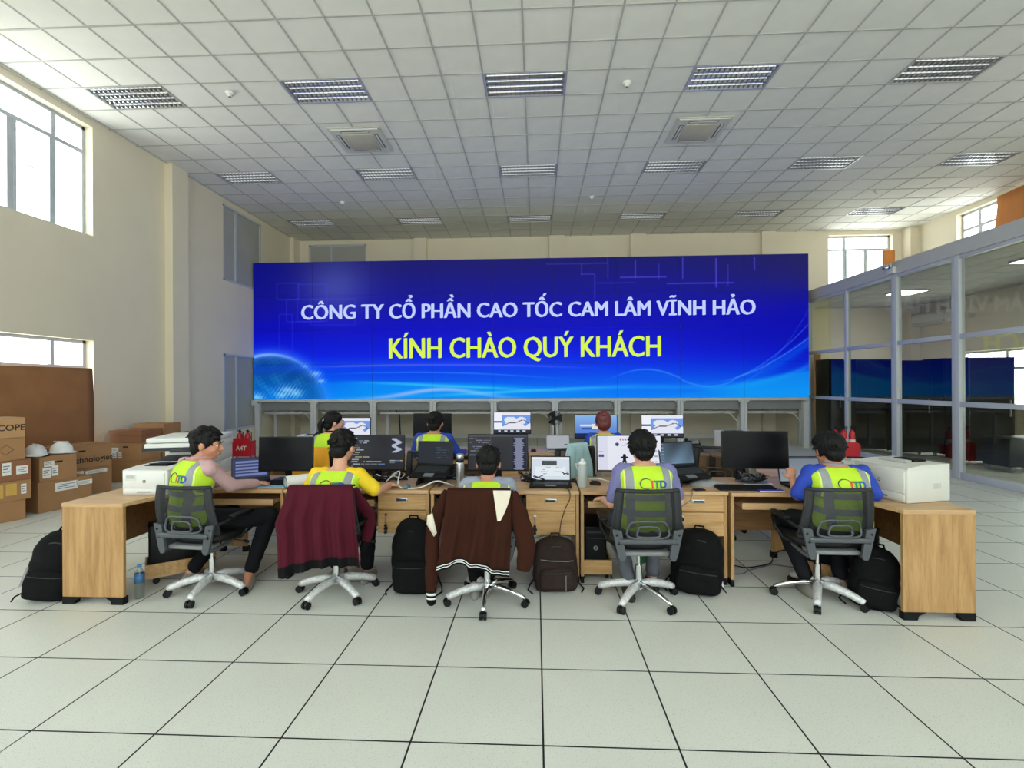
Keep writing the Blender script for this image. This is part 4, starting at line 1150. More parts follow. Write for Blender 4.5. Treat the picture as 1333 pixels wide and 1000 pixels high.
def keyboard(label, X, Y, rotz, w=.44, d=.13):
    t = thing('keyboard', label, 'keyboard', (X, Y, TOPZ), rotz)
    m = MB(); m.prism([(-d/2, .0), (d/2, 0), (d/2, .022), (-d/2, .01)], -w/2, w/2, 'x'); m.build('body', 'black', t)
    m = MB()
    for r in range(5):
        for c in range(20):
            x0 = -w/2+.01+c*(w-.02)/20; y0 = -d/2+.01+r*(d-.02)/5; zz = .012+(y0+d/2)/d*.012
            m.box(x0+.0015, x0+(w-.02)/20-.0015, y0+.0015, y0+(d-.02)/5-.002, zz, zz+.006)
    m.build('keys', 'blackm', t, kind='stuff'); return t
keyboard('black keyboard beneath the blank monitor at left', atx(382, 4.3), 4.26, .03)
keyboard('wide black keyboard beneath the switched off monitor at right', atx(970, 4.15), 4.15, -.02, .46, .14)
def mouse(label, X, Y, rotz, mat, s=1.0):
    t = thing('computer_mouse', label, 'mouse', (X, Y, TOPZ), rotz)
    m = MB(); m.loft([(0, 0, 0, .03*s, .052*s), (0, 0, .012*s, .032*s, .055*s), (0, -.004, .026*s, .026*s, .044*s), (0, -.006, .034*s, .014*s, .026*s), (0, -.006, .036*s, .003, .005)], 20); m.build('shell', mat, t)
    m = MB(); m.cyl((-.004, .03*s, .027*s), (.004, .03*s, .027*s), .009*s, n=10); m.build('wheel', 'grey', t)
MT['mouseblue'] = M('blue_grey_plastic', '56707c', .4)
mouse('blue grey mouse on the desk right of the worker in yellow', atx(528, 4.1), 4.12, .1, 'mouseblue')
mouse('black mouse right of the white bottle', atx(775, 4.25), 4.3, .9, 'black')
mouse('small black mouse left of the white bottle', atx(746, 4.4), 4.42, .4, 'black', .8)
mouse('small black mouse in the second row left of the pale laptop', atx(694, 6.35), 6.4, .4, 'black')

# flask, bottles
t = thing('steel_flask', 'tall brushed steel vacuum flask left of the brown jacket worker', 'flask', (atx(598, 4.14), 4.16, TOPZ))
m = MB(); m.lathe([(.001, 0), (.032, 0), (.035, .01), (.035, .2), (.033, .215)], n=24); m.build('body', 'alu', t)
m = MB(); m.lathe([(.034, .215), (.034, .235), (.001, .236)], n=24); m.build('collar', 'black', t)
m = MB(); m.lathe([(.031, .235), (.033, .245), (.033, .275), (.028, .283), (.001, .284)], n=24); m.build('cap', 'alu', t)
t = thing('water_bottle', 'pale grey drinking bottle with white cap beside the web page monitor', 'bottle', (atx(758, 4.16), 4.18, TOPZ))
m = MB(); m.lathe([(.001, 0), (.034, 0), (.037, .01), (.037, .16), (.03, .185), (.026, .19)], n=24); m.build('body', M('bottle_grey', 'aab2b0', .35), t)
m = MB(); m.lathe([(.03, .187), (.031, .21), (.022, .218), (.014, .222), (.014, .238), (.001, .24)], n=24); m.build('cap', 'white', t)
m = MB(); m.tube([(-.03, 0, .195), (-.055, 0, .2), (-.05, 0, .175), (-.04, 0, .15)], .004, 6); m.build('strap', 'white', t)
MT['clearp'] = glass_mat('clear_bottle_plastic', 'f0f6f6', 1.5)
t = thing('plastic_water_bottle', 'clear plastic water bottle with blue label by the left desk end', 'bottle', (-3.03, 3.66, 0))
m = MB(); m.lathe([(.03, 0), (.034, .01), (.032, .05), (.034, .09), (.032, .13), (.034, .17), (.03, .2), (.014, .225), (.013, .24)], n=20); m.build('body', 'clearp', t)
m = MB(); m.lathe([(.0348, .12), (.0348, .185)], n=20); m.build('label', M('blue_label', '3a6a94', .5, var=.3, vscale=60), t)
m = MB(); m.lathe([(.014, .238), (.014, .255), (.001, .256)], n=14); m.build('cap', M('blue_cap', '3f7fc0', .4), t)

# papers and rolled map
MT['mapblue'] = M('blue_map_print', '7fb4d6', .6, var=.25, vscale=9)
t = thing('printed_map', 'bluish printed map lying flat before the pink shirted worker', 'map', (atx(352, 4.2), 4.16, TOPZ), .05)
m = MB(); m.grid(lambda u, v: ((u-.5)*.42+.05*v, (v-.5)*.18, .003+.004*math.sin(u*7)*v), 12, 4); m.build('sheet', 'white_paper', t)
m = MB(); m.grid(lambda u, v: ((u-.5)*.34+.05*v-.02, (v-.5)*.13, .0055+.004*math.sin(u*7)*v), 12, 4); m.build('print', 'mapblue', t)
t = thing('rolled_paper', 'rolled white sheet with teal inside beside the worker in yellow', 'paper roll', (atx(397, 4.12), 4.18, TOPZ+.056), .75)
m = MB()
def rl(u, v):
    a = v*2.6*PI; r = .054-.0035*v*2.0; return ((u-.5)*.38, r*math.cos(a), r*math.sin(a))
m.grid(rl, 2, 40); m.build('sheet', 'white_paper', t)
m = MB(); m.grid(lambda u, v: (-.191+.0*u, 0+(.038+.014*u)*math.cos(v*2*PI), (.038+.014*u)*math.sin(v*2*PI)), 1, 24); m.lathe([(.001, 0), (.044, .0)], n=20, mat=Matrix.Translation((-.15, 0, 0)) @ Matrix.Rotation(PI/2, 4, 'Y'))
m.build('teal_lining', M('teal_paper', '2f7a78', .6), t)
t = thing('notebook', 'thin blue notebook at the desk edge before the right hand worker', 'notebook', (atx(1000, 4.08), 4.07, TOPZ))
m = MB(); m.rbox(-.09, .11, -.03, .05, 0, .012, .003); m.build('cover', M('blue_cover', '27309a', .5), t)
m = MB(); m.box(-.088, .108, -.031, .049, .003, .009); m.build('pages', 'white_paper', t)
# grey cloth cap/bag on the desk
m = MB()
def clo(u, v):
    a = u*2*PI; r = v; x = .17*math.cos(a)*(1-.05*math.sin(3*a)); y = .085*math.sin(a)
    return (x*(1-r)+.0, y*(1-r), .0+.055*(1-(1-r)**2)**.6*(1+.12*math.sin(5*a+3*r))*(1-.35*(x > 0)*abs(x)/.17))
m.grid(clo, 32, 10)
tag(m.build('grey_cloth_pouch', M('grey_cloth', '8d8f90', .85, bump=.4, bscale=30), loc=(atx(922, 4.3), 4.32, TOPZ)), 'soft grey cloth pouch on the desk right of the bluish laptop', 'pouch')
t = thing('smartphone', 'black phone with cable at the desk edge right of the purple worker', 'phone', (atx(910, 4.1), 4.1, TOPZ), .2)
m = MB(); m.rbox(-.05, .04, -.03, .03, 0, .01, .004); m.build('body', 'black', t)
m = MB(); m.tube([(-.05, 0, .006), (-.09, -.03, .006), (-.1, -.07, -.01), (-.13, -.09, -.06), (-.2, -.09, -.1)], .004, 6); m.build('cable', 'grey', t)
t = thing('small_green_pot', 'small green rubber puff ball on the desk beside the brown jacket worker', 'ornament', (atx(658, 4.15), 4.2, TOPZ))
m = MB(); m.lathe([(.001, 0), (.018, 0), (.02, .03), (.001, .031)], n=14); m.build('base', 'white', t)
m = MB(); m.ell((0, 0, .052), (.024, .024, .026), 12, 8); m.build('ball', M('green_rubber', '7fae5a', .6), t)

for lab, x, y in (('white paper sheet on the pulled out keyboard tray left of the brown jacket', -.70, 3.87), ('white paper sheet on the pulled out keyboard tray right of the brown jacket', -.19, 3.87)):
    tag(MB().box(x-.07, x+.07, y-.05, y+.05, .6455, .649).build('paper_sheet', 'white_paper'), lab, 'paper')
# tangles of cable on the desks
def cable(label, pts, r, mat, grp=None, wob=0.0, seed=0):
    rd = random.Random(seed); P = [Vector(p) for p in pts]; out = []
    for i in range(len(P)-1):
        p0, p1, p2, p3 = P[max(i-1, 0)], P[i], P[i+1], P[min(i+2, len(P)-1)]
        for k in range(6):
            s = k/6; out.append(.5*((2*p1)+(p2-p0)*s+(2*p0-5*p1+4*p2-p3)*s*s+(3*p1-p0-3*p2+p3)*s**3))
    out.append(P[-1])
    o = MB().tube(out, r, 6).build('cable', mat); return tag(o, label, 'cable', grp)
Z = TOPZ
cable('thick white cable looped over the black laptop', [(atx(500, 4.3), 4.35, Z+.01), (atx(515, 4.2), 4.3, Z+.11), (atx(522, 4.2), 4.12, Z+.015), (atx(545, 4.1), 4.02+.05, Z+.012), (atx(565, 4.1), 4.1, Z+.06), (atx(578, 4.15), 4.12, Z+.05), (atx(590, 4.2), 4.18, Z+.008)], .007, 'white2')
cable('white cable running behind the web page monitor foot', [(atx(766, 4.4), 4.45, Z+.02), (atx(780, 4.3), 4.3, Z+.05), (atx(800, 4.3), 4.36, Z+.012), (atx(830, 4.4), 4.42, Z+.01)], .006, 'white2')
cable('brown cable hanging from the desk edge above the brown bag', [(atx(736, 4.1), 4.12, Z+.006), (atx(740, 4.02), 4.02, Z+.01), (atx(741, 4.0), 3.995, Z-.05), (atx(735, 4.0), 3.99, .62), (atx(729, 4.0), 3.99, .5), (atx(727, 4.0), 3.98, .38)], .0045, M('brown_cable', '4b3026', .5))
rd = random.Random(11)
for i, (px, n, lab) in enumerate([(500, 7, 'tangle of dark and white cables under the code monitor'), (590, 5, 'tangle of black cables around the steel flask'), (700, 8, 'tangle of black cables behind the form laptop'), (985, 8, 'coil of black cables at the silver monitor foot'), (432, 4, 'orange and black cables beside the blank monitor foot'), (845, 4, 'black cables behind the purple worker at the desk back')]):
    m = MB()
    for k in range(n):
        cx = atx(px, 4.3); pts = []
        a0 = rd.random()*6; sx = .09+rd.random()*.06
        for s in range(14):
            a = a0+s*.55; pts.append((cx+sx*math.cos(a)*(1+.3*math.sin(s)), 4.42+.07*math.sin(a)+.01*k*rd.random(), Z+.012+.028*rd.random()*(1+k*.3)))
        m.tube(pts, .0045+.002*rd.random(), 5, mi=1 if (k % 4 == 3) else 0)
    tag(m.build('cable_tangle', ['black', 'white2' if px < 480 or px == 500 else 'grey']), lab, 'cables', 'cable tangles on the desks')
MT['clearstand'] = MT['alu']
# floor cables under the desk at the right
rd = random.Random(4)
for k, lab in enumerate(['black cable lying in a loop on the floor left of the right hand worker', 'thin grey cable trailing on the floor behind the right hand chair']):
    pts = []; 
    for s in range(8): pts.append((1.62+s*.11+.03*math.sin(s*2+k), 4.55-.12*math.sin(s*.8+k*1.3)-.16*k, .008+.09*math.sin(max(0, s-4)/3*PI/2)*(k == 0)))
    cable(lab, pts, .005, 'black' if k == 0 else 'grey')

# ------------------------------------------------------------------ PC towers
def tower(label, X, Y, rotz, logo=True, w=.18, d=.42, h=.36, carth=.17):
    t = thing('computer_tower', label, 'computer', (X, Y, carth), rotz, 'computer towers under the desks')
    m = MB(); m.rbox(-w/2, w/2, 0, d, 0.001, h, .006); m.build('case', 'black', t)
    m = MB(); m.rbox(-w/2+.006, w/2-.006, -.012, 0.002, .01, h-.006, .005)
    m.box(-w/2+.015, w/2-.015, -.014, -.011, h-.05, h-.035, 1); m.box(-w/2+.015, w/2-.015, -.014, -.011, h-.095, h-.09, 1)
    m.build('front_panel', ['blackm', 'grey_dark'], t)
    if logo:
        m = MB(); m.tube([(.0+.016*math.cos(a*PI/10), -.015, .19+.016*math.sin(a*PI/10)) for a in range(21)], .0018, 6)
        m = text_mb('DELL', .013, .0004, .0006, mb=m, mat=Matrix.Translation((0, -.014, .186))); m.build('emblem', 'alu', t)
def cart(label, X, Y, rotz, w=.26, d=.46):
    t = thing('computer_cart', label, 'computer stand', (X, Y, 0), rotz, 'wheeled wooden computer stands')
    m = MB(); m.box(-w/2, w/2, -.02, d, .055, .075); m.build('shelf', 'wood_x', t)
    for nm, bx in (('front_rail', (-w/2, w/2, -.035, -.02, .055, .17)), ('side_rail', (-w/2-.0, -w/2+.015, -.02, d, .075, .168)), ('side_rail', (w/2-.015, w/2, -.02, d, .075, .168)), ('rear_rail', (-w/2+.015, w/2-.015, d-.015, d, .075, .168))):
        MB().box(*bx).build(nm, 'wood_x2', t)
    for sx in (-1, 1):
        for y in (.04, d-.05):
            m = MB(); x = sx*(w/2-.035); m.cyl((x-.012, y, .025), (x+.012, y, .025), .025, n=14); m.cyl((x, y, .03), (x, y, .055), .008, n=8); m.build('caster', 'black', t)
for lab, X, Y, r, lg, cl in [('black computer tower with round maker emblem under the desk beside the purple worker', atx(774, 4.15), 4.14, 0, True, 'wheeled wooden stand under the tower with the round emblem'),
        ('black computer tower in the shade under the left corner desk', -3.2, 3.98, -.9, False, 'wheeled wooden stand under the left corner desk'),
        ('black computer tower in the shade under the right corner desk', 2.62, 3.98, .9, False, 'wheeled wooden stand under the right corner desk')]:
    tower(lab, X, Y, r, lg, carth=.075 if lg else .075, h=.36 if lg else .40, w=.18 if lg else .2); cart(cl, X, Y, r)

# ------------------------------------------------------------------ printers
def hp_mark(mb, x, z, r, y, mat=None, mi=1):
    mb.cyl((x, y-.0008, z), (x, y+.001, z), r, n=24, mi=mi, mat=mat)
    text_mb('hp', r*1.35, r*.03, .0006, shear=.25, mi=mi+1, mb=mb, mat=(mat or Matrix.Identity(4)) @ Matrix.Translation((x, y-.0014, z-r*.35)))
def laser(label, X, Y, z, rotz, w, d, h, mat='white', tray=True, sticker=False, name='laser_printer'):
    t = thing(name, label, 'printer', (X, Y, z), rotz, 'white laser printers')
    m = MB(); m.rbox(-w/2, w/2, -d/2, d/2, .0, h*.9, .012, 3); m.build('body', mat, t)
    m = MB(); m.prism([(-d/2+.004, h*.86), (d/2-.004, h*.86), (d/2-.004, h), (-d/2+.15, h), (-d/2+.004, h*.93)], -w/2+.003, w/2-.003, 'x'); m.build('top_cover', mat, t)
    m = MB(); m.rbox(-w*.28, w*.25, -d/2+.13, d/2-.06, h-.001, h+.004, .002, 1); m.prism([(-d*.12, h+.001), (d*.25, h+.001), (d*.25, h+.006), (-d*.12, h+.018)], -w*.2, w*.2, 'x'); m.build('output_tray', 'blackm' if not sticker else 'grey_lt', t)
    if sticker:
        m = MB(); m.box(-w*.12, w*.25, .0, d*.28, h+.004, h+.02); m.build('output_slot', 'blackm', t)
    m = MB(); m.rbox(-w/2+.02, w/2-.02, -d/2-.006, -d/2+.01, h*.25, h*.84, .006, 2, mi=0); hp_mark(m, 0.0, h*.52, .013, -d/2-.0065)
    m.build('front_door', [mat, 'grey_dark', 'white'], t)
    m = MB(); m.rbox(-w/2+.02, w/2-.02, -d/2-.006, -d/2+.01, .012, h*.235, .006, 2); m.box(-w*.16, w*.16, -d/2-.0075, -d/2-.005, h*.1, h*.14, 1); m.build('paper_drawer', [mat, 'grey'], t)
    m = MB(); m.rbox(-w/2+.03, -w/2+.12, -d/2-.009, -d/2, h*.55, h*.8, .004); m.box(-w/2+.04, -w/2+.11, -d/2-.0095, -d/2-.008, h*.62, h*.76, 1); m.build('control_panel', [mat, 'grey_lt'], t)
    m = MB()
    for k in range(6): m.box(w/2-.001, w/2+.001, d*.1+k*.012, d*.1+k*.012+.006, h*.35, h*.5)
    m.build('side_vent', 'grey_lt', t)
    return t
MT['grey_lt'] = M('light_grey_plastic', 'b3b4b0', .5)
laser('boxy white laser printer with round emblem on the left corner desk', -3.11, 4.0, TOPZ, .02, .37, .38, .21, 'white')
lp2 = laser('large white laser printer at the end of the right corner desk', 2.76, 3.92, TOPZ, -1.28, .42, .40, .27, 'white2', sticker=True)
m = MB(); m.box(-.12, .0, -.001, .002, -.03, .03); m.box(.1, .17, -.001, .0025, .03, .09, 1)
laser('lower off white printer behind the right hand worker and the large printer', 2.78, 4.46, TOPZ, -.1, .34, .32, .19, 'white2', sticker=True)
laser('small white printer at the right end of the second row', 2.52, 6.45, TOPZ, -.1, .42, .36, .25, 'white')
laser('low white printer just showing above the blank monitor in the second row', -2.95, 6.5, TOPZ, .2, .42, .36, .2, 'white', )
# multifunction copier
t = thing('multifunction_copier', 'large white floor standing copier with scanner top behind the left printer', 'copier', (-3.72, 5.22, 0), .28)
m = MB(); m.rbox(-.3, .3, -.33, .33, .05, .80, .012, 2); m.build('body', 'white', t)
m = MB(); m.rbox(.14, .3, -.33, .33, .80, .96, .006, 2); m.rbox(-.3, .14, .1, .33, .80, .96, .006, 2); m.build('upper_column', 'white', t)
m = MB(); m.prism([(-.33, .80), (.1, .80), (.1, .86), (-.33, .83)], -.28, .14, 'x'); m.build('output_tray', 'grey_dark', t)
m = MB(); m.rbox(-.32, .31, -.33, .33, .95, 1.03, .012, 2); m.box(-.33, .3, -.338, -.32, .955, .99, 1); m.build('scanner_bed', ['white', 'grey_dark'], t)
m = MB(); m.rbox(-.31, .31, -.31, .33, 1.035, 1.085, .015, 3); m.build('scanner_lid', 'white', t)
m = MB(); m.rbox(-.05, .2, -.44, -.33, .95, .975, .006, 2, mat=Matrix.Rotation(0, 4, 'X')); m.box(.0, .15, -.43, -.35, .974, .979, 1); m.build('control_panel', ['grey_dark', 'black'], t)
for k in range(3):
    m = MB(); m.rbox(-.29, .29, -.338, -.32, .1+k*.22, .3+k*.22, .004, 1); m.box(-.08, .08, -.341, -.337, .26+k*.22, .28+k*.22, 1); m.build('paper_drawer', ['white', 'grey'], t)
m = MB()
for sx in (-1, 1):
    for sy in (-1, 1): m.cyl((sx*.25-.015, sy*.28, .025), (sx*.25+.015, sy*.28, .025), .025, n=10)
m.build('caster', 'grey', t, kind='stuff')

# desk telephone
t = thing('desk_telephone', 'black desk telephone propped up at the right of the second row', 'telephone', (atx(903, 6.4), 6.42, TOPZ), .1)
m = MB(); m.prism([(-.09, 0), (.09, 0), (.08, .12), (.04, .135), (-.09, .02)], -.09, .09, 'x'); m.build('body', 'black', t)
m = MB(); m.cap((-.07, -.06, .045), (-.07, .06, .15), .02, .02, 10); m.build('handset', 'blackm', t)
m = MB(); m.box(-.02, .07, .0, .05, .1, .135, mat=Matrix.Rotation(.0, 4, 'X')); m.build('display', 'grey', t)
# pedestal fan far behind
t = thing('pedestal_fan', 'dark round fan standing behind the second row under the video wall', 'fan', (atx(722, 9.0), 9.0, 0))
m = MB(); m.lathe([(.001, .0), (.2, 0), (.2, .02), (.04, .04), (.02, .06), (.016, .9), (.001, .9)], n=20); m.build('stand', 'black', t)
m = MB()
for r in (.04, .07, .10, .13): m.tube([(r*math.cos(a*PI/12), -.06+.02*(r/.17)**2, 1.0+r*math.sin(a*PI/12)) for a in range(25)], .004, 5)
for a in range(24): m.tube([(.03*math.cos(a*PI/12), -.07, 1+.03*math.sin(a*PI/12)), (.13*math.cos(a*PI/12), -.04, 1+.13*math.sin(a*PI/12)), (.13*math.cos(a*PI/12), .03, 1+.13*math.sin(a*PI/12)), (.04*math.cos(a*PI/12), .06, 1+.04*math.sin(a*PI/12))], .0025, 4)
m.build('cage', 'black', t)
m = MB(); m.cyl((0, -.06, 1), (0, .12, 1), .04); m.build('motor', 'black', t)
for k in range(3):
    R = Matrix.Translation((0, 0, 1)) @ Matrix.Rotation(k*2*PI/3, 4, 'Y'); m = MB(); m.grid(lambda u, v: (.03+.09*u, -.02+.03*(v-.5), .09*(v-.5)*(.6+u)), 4, 4, mat=R); m.build('blade', 'grey_dark', t)

# ------------------------------------------------------------------ cartons
def carton(label, X, Y, z, rotz, w, d, h, mat='cardboard', marks=(), grp='cardboard boxes by the left wall', slot=False, lid=False, txt=None):
    """box with top flaps, tape seam, labels; X, Y = centre"""
    t = thing('cardboard_box', label, 'box', (X, Y, z), rotz, grp)
    m = MB(); m.rbox(-w/2, w/2, -d/2, d/2, 0.001, h-.004, .004, 1, smooth=False); m.build('body', mat, t)
    if lid:
        m = MB(); m.rbox(-w/2-.008, w/2+.008, -d/2-.008, d/2+.008, h*.62, h, .005, 1, smooth=False); m.build('lid', mat, t)
    else:
        for s in (-1, 1):
            m = MB(); m.box(-w/2+.001, w/2-.001, (0.002 if s > 0 else -d/2), (d/2 if s > 0 else -.002), h-.005, h, ); m.build('flap', mat, t)
        m = MB(); m.box(-w/2-.0008, w/2+.0008, -.025, .025, h-.0002, h+.0006); m.box(-w/2-.001, -w/2, -.025, .025, h-.07, h+.0006); m.build('tape', 'tape', t)
    for (u, v, ww, hh, mm) in marks:       # labels on the front (-y) side, u, v from lower left as fractions
        m = MB(); x0 = -w/2+u*w; z0 = v*h; yy = -d/2-.0012-(.009 if lid and v > .6 else 0)
        m.box(x0, x0+ww, yy, -d/2+.001, z0, z0+hh)
        if mm == 'white_paper':
            for k in range(3): m.box(x0+.1*ww, x0+ww*(.85-.2*(k % 2)), yy-.0005, yy, z0+hh*(.25+.22*k), z0+hh*(.33+.22*k), 1)
        m.build('label', [mm, 'grey'], t)
    if slot:
        m = MB(); m.rbox(-.045, .045, -d/2-.0015, -d/2+.001, h*.72, h*.72+.022, .008, 2); m.build('hand_hole', 'black', t)
    if txt:
        s, sz, xo, zo = txt
        text_mb(s, sz, sz*.02, .0004, mat=Matrix.Translation((xo, -d/2-.0015, zo))).build('lettering', 'ink', t)
    return t
MT['tape'] = M('parcel_tape', 'b3946a', .3)
MT['ink'] = M('black_ink', '2c2018', .7)
MT['kraft_y'] = M('yellow_paper_label', 'c9a24f', .7)
WP = 'white_paper'
# stack at the left edge (the long sides run along the wall)
def along(cx_, cy_, w, d, rot):   # centre from the far right bottom corner
    u = Vector((math.cos(rot), math.sin(rot))); n = Vector((math.sin(rot), -math.cos(rot)))
    c = Vector((cx_, cy_))-u*w/2-n*d/2; return c.x, c.y
MT['cardboard_dark2'] = M('reddish_cardboard', '8b5c3e', .8, var=.06)
S = [(.24, .66, 'cardboard', [], None, 'lowest plain box of the stack at the left edge', 0),
     (.24, .70, 'cardboard', [(.66, .3, .1, .14, 'kraft_y'), (.86, .3, .05, .12, WP), (.4, .2, .16, .16, 'kraft_y')], None, 'box with yellow panels, second from the bottom at the left edge', .05),
     (.25, .70, 'cardboard_dark2', [(.62, .3, .08, .15, WP), (.80, .3, .11, .1, WP), (.45, .35, .08, .1, WP)], None, 'reddish brown box with three white labels in the left edge stack', .05),
     (.27, .66, 'cardboard', [], None, 'box with a printed diamond, second from the top of the left edge stack', 0),
     (.24, .66, 'cardboard_light', [], ('MSCOPE', .10, .14, .09), 'topmost box with dark lettering in the left edge stack', 0)]
z = 0
for i, (h_, w_, mm, mk, tx, lab, ex) in enumerate(S):
    rt = 1.19+(.02 if i % 2 else -.01); cx_, cy_ = along(-6.24+ex*.4, 5.80+ex, w_, .5, rt)
    c = carton(lab, cx_, cy_, z, rt, w_, .5, h_, mm, mk, txt=tx); z += h_
    if i == 3:
        m = MB(); m.tube([(.15+.07*math.cos(a*PI/2), -.252, .13+.06*math.sin(a*PI/2)) for a in range(5)], .002, 4); m.build('diamond_print', 'ink', c)
cx_, cy_ = along(-6.155, 6.62, .62, .42, 1.31)
carton('wide low box with white shipping label under the helmet box', cx_, cy_, 0, 1.31, .62, .42, .39, 'cardboard', [(.3, .62, .26, .11, WP), (.68, .70, .2, .06, WP)])
cx_, cy_ = along(-6.20, 6.44, .42, .42, 1.31)
carton('box with hand hole carrying two white helmets', cx_, cy_, .39, 1.31, .42, .42, .32, 'cardboard', [(.08, .15, .09, .13, WP), (.32, .2, .07, .13, WP), (.12, .6, .11, .07, WP)], slot=True)
hx, hy = cx_, cy_
cx_, cy_ = along(-6.56, 7.40, .82, .45, 1.33)
carton('box with a printed technology name behind the helmet box', cx_, cy_, .40, 1.33, .82, .45, .35, 'cardboard', [], slot=True, txt=('Technologies', .12, .1, .09))
carton('box with white shipping strip, below the box with printed name', cx_, cy_, 0, 1.33, .82, .45, .40, 'cardboard', [(.55, .78, .30, .05, WP), (.35, .78, .14, .06, WP)])
# third group near the pilaster
carton('lowest box of the stack behind the small printer', -6.87, 8.25, 0, .06, .52, .46, .36, 'cardboard')
carton('lidded box with small white labels, middle of the stack behind the small printer', -6.88, 8.25, .36, .05, .52, .46, .31, 'cardboard', [(.06, .5, .11, .07, WP), (.05, .15, .08, .1, WP), (.24, .15, .07, .1, WP)], slot=True)
carton('lidded carton on top of the stack behind the small printer', -6.87, 8.25, .67, .04, .54, .48, .205, 'cardboard_dark2', [], lid=True)
carton('tallest rear box behind the lidded carton', -6.95, 8.80, 0, .02, .56, .44, .5, 'cardboard')
carton('upper rear box with a white corner label behind the lidded carton', -6.93, 8.80, .5, .03, .56, .44, .44, 'cardboard', [(.75, .6, .08, .1, WP)])
carton('box just left of the copier against the pilaster', -6.35, 9.2, 0, .05, .60, .5, .42, 'cardboard')
carton('upper box left of the copier against the pilaster', -6.5, 9.2, .42, .03, .66, .5, .31, 'cardboard', lid=True)
def helmet(label, X, Y, z, rotz):
    t = thing('safety_helmet', label, 'helmet', (X, Y, z), rotz, 'white helmets on the box')
    m = MB(); n = 24; vs = []
    prof = [(1.0, .015)]+[(math.cos(k*PI/18), .03+.13*math.sin(k*PI/18)) for k in range(0, 9)]+[(.03, .1605)]
    m.loft([(0, 0, zz, .115*r, .14*r) for r, zz in prof], 28); m.build('shell', 'helmet', t)
    m = MB(); m.loft([(0, .0, .012, .125, .15), (0, .0, .02, .128, .153), (0, 0, .026, .116, .14)], 28)
    m.grid(lambda u, v: ((u-.5)*.2*(1-.5*v*v), -.13-.07*v*math.sin(u*PI)**.6-.0, .022-.012*v), 10, 4); m.build('brim', 'helmet', t)
    m = MB(); m.rbox(-.012, .012, -.1, .12, .148, .162, .006, 2); m.build('ridge', 'helmet', t)
    m = MB(); m.tube([(.11, .03, .02), (.14, .0, .0+.008), (.12, -.1, .008), (.05, -.14, .008)], .006, 6); m.build('chin_strap', 'black', t)
MT['helmet'] = M('white_helmet_shell', 'e2e4e3', .3)
helmet('white safety helmet at the left on the box, its brim towards the viewer', hx-.02, hy-.15, .712, 1.0)
helmet('white safety helmet at the right on the box with black strap', hx+.04, hy+.15, .712, 1.5)

# ------------------------------------------------------------------ fire extinguisher stands
def ext_stand(label, X, Y, rotz, n, w, text=None):
    t = thing('extinguisher_stand', label, 'fire extinguisher stand', (X, Y, 0), rotz, 'red extinguisher stands')
    m = MB(); m.box(-w/2, w/2, -.09, .09, .06, .075); m.build('shelf', 'red', t)
    m = MB(); m.prism([(-w/2, .06), (w/2, .06), (w/2, .42), (w/2-.06, .46), (-w/2+.06, .46), (-w/2, .42)], -.1, -.09, 'y'); m.build('front_panel', 'red', t)
    for s in (-1, 1): 
        m = MB(); m.prism([(-.1, 0), (-.06, 0), (-.06, .06), (.06, .06), (.06, 0), (.1, 0), (.1, .4), (-.1, .4)], s*w/2-.005, s*w/2+.005, 'x'); m.build('side_plate', 'red', t)
    if text: text_mb(text, .13, .004, .001, mat=Matrix.Translation((0, -.102, .2))).build('lettering', 'white', t)
    return t
def extinguisher(label, X, Y, rotz, h=.5, r=.065):
    t = thing('fire_extinguisher', label, 'fire extinguisher', (X, Y, .076), rotz, 'fire extinguishers in stands')
    m = MB(); m.lathe([(.001, 0), (r*.9, 0), (r, .02), (r, h*.8), (r*.8, h*.92), (r*.3, h), (.001, h)], n=18); m.build('cylinder', 'red', t)
    m = MB(); m.lathe([(r+.001, h*.45), (r+.001, h*.7)], n=18); m.build('label', 'white', t)
    m = MB(); m.cyl((0, 0, h), (0, 0, h+.05), .018, n=10); m.box(-.012, .012, -.09, .03, h+.05, h+.062); m.box(-.012, .012, -.08, .03, h+.025, h+.035); m.build('valve', 'black', t)
    m = MB(); m.tube([(.02, 0, h+.03), (r+.008, 0, h), (r+.012, 0, h*.6), (r+.008, 0, h*.3)], .008, 6); m.build('hose', 'black', t)
Xe, Ye = -6.22, 10.7
Xe = atx(317, Ye)
ext_stand('red extinguisher stand with white letters left of the video wall', Xe, Ye, 0, 2, .42, 'A4T')
extinguisher('red fire extinguisher, left one of the pair by the left wall', Xe-.09, Ye, 0)
extinguisher('red fire extinguisher, right one of the pair by the left wall', Xe+.09, Ye, .3)
Ye = 10.0; Xe = atx(1098, Ye)
ext_stand('tall red extinguisher stand beside the glass partition', Xe, Ye, 0, 3, .5)
for i, lab in enumerate(['left', 'middle', 'right']):
    extinguisher('red fire extinguisher, %s of three before the glass partition' % lab, Xe+(i-1)*.155, Ye+.0, .2*i, .62+.0*i, .055)
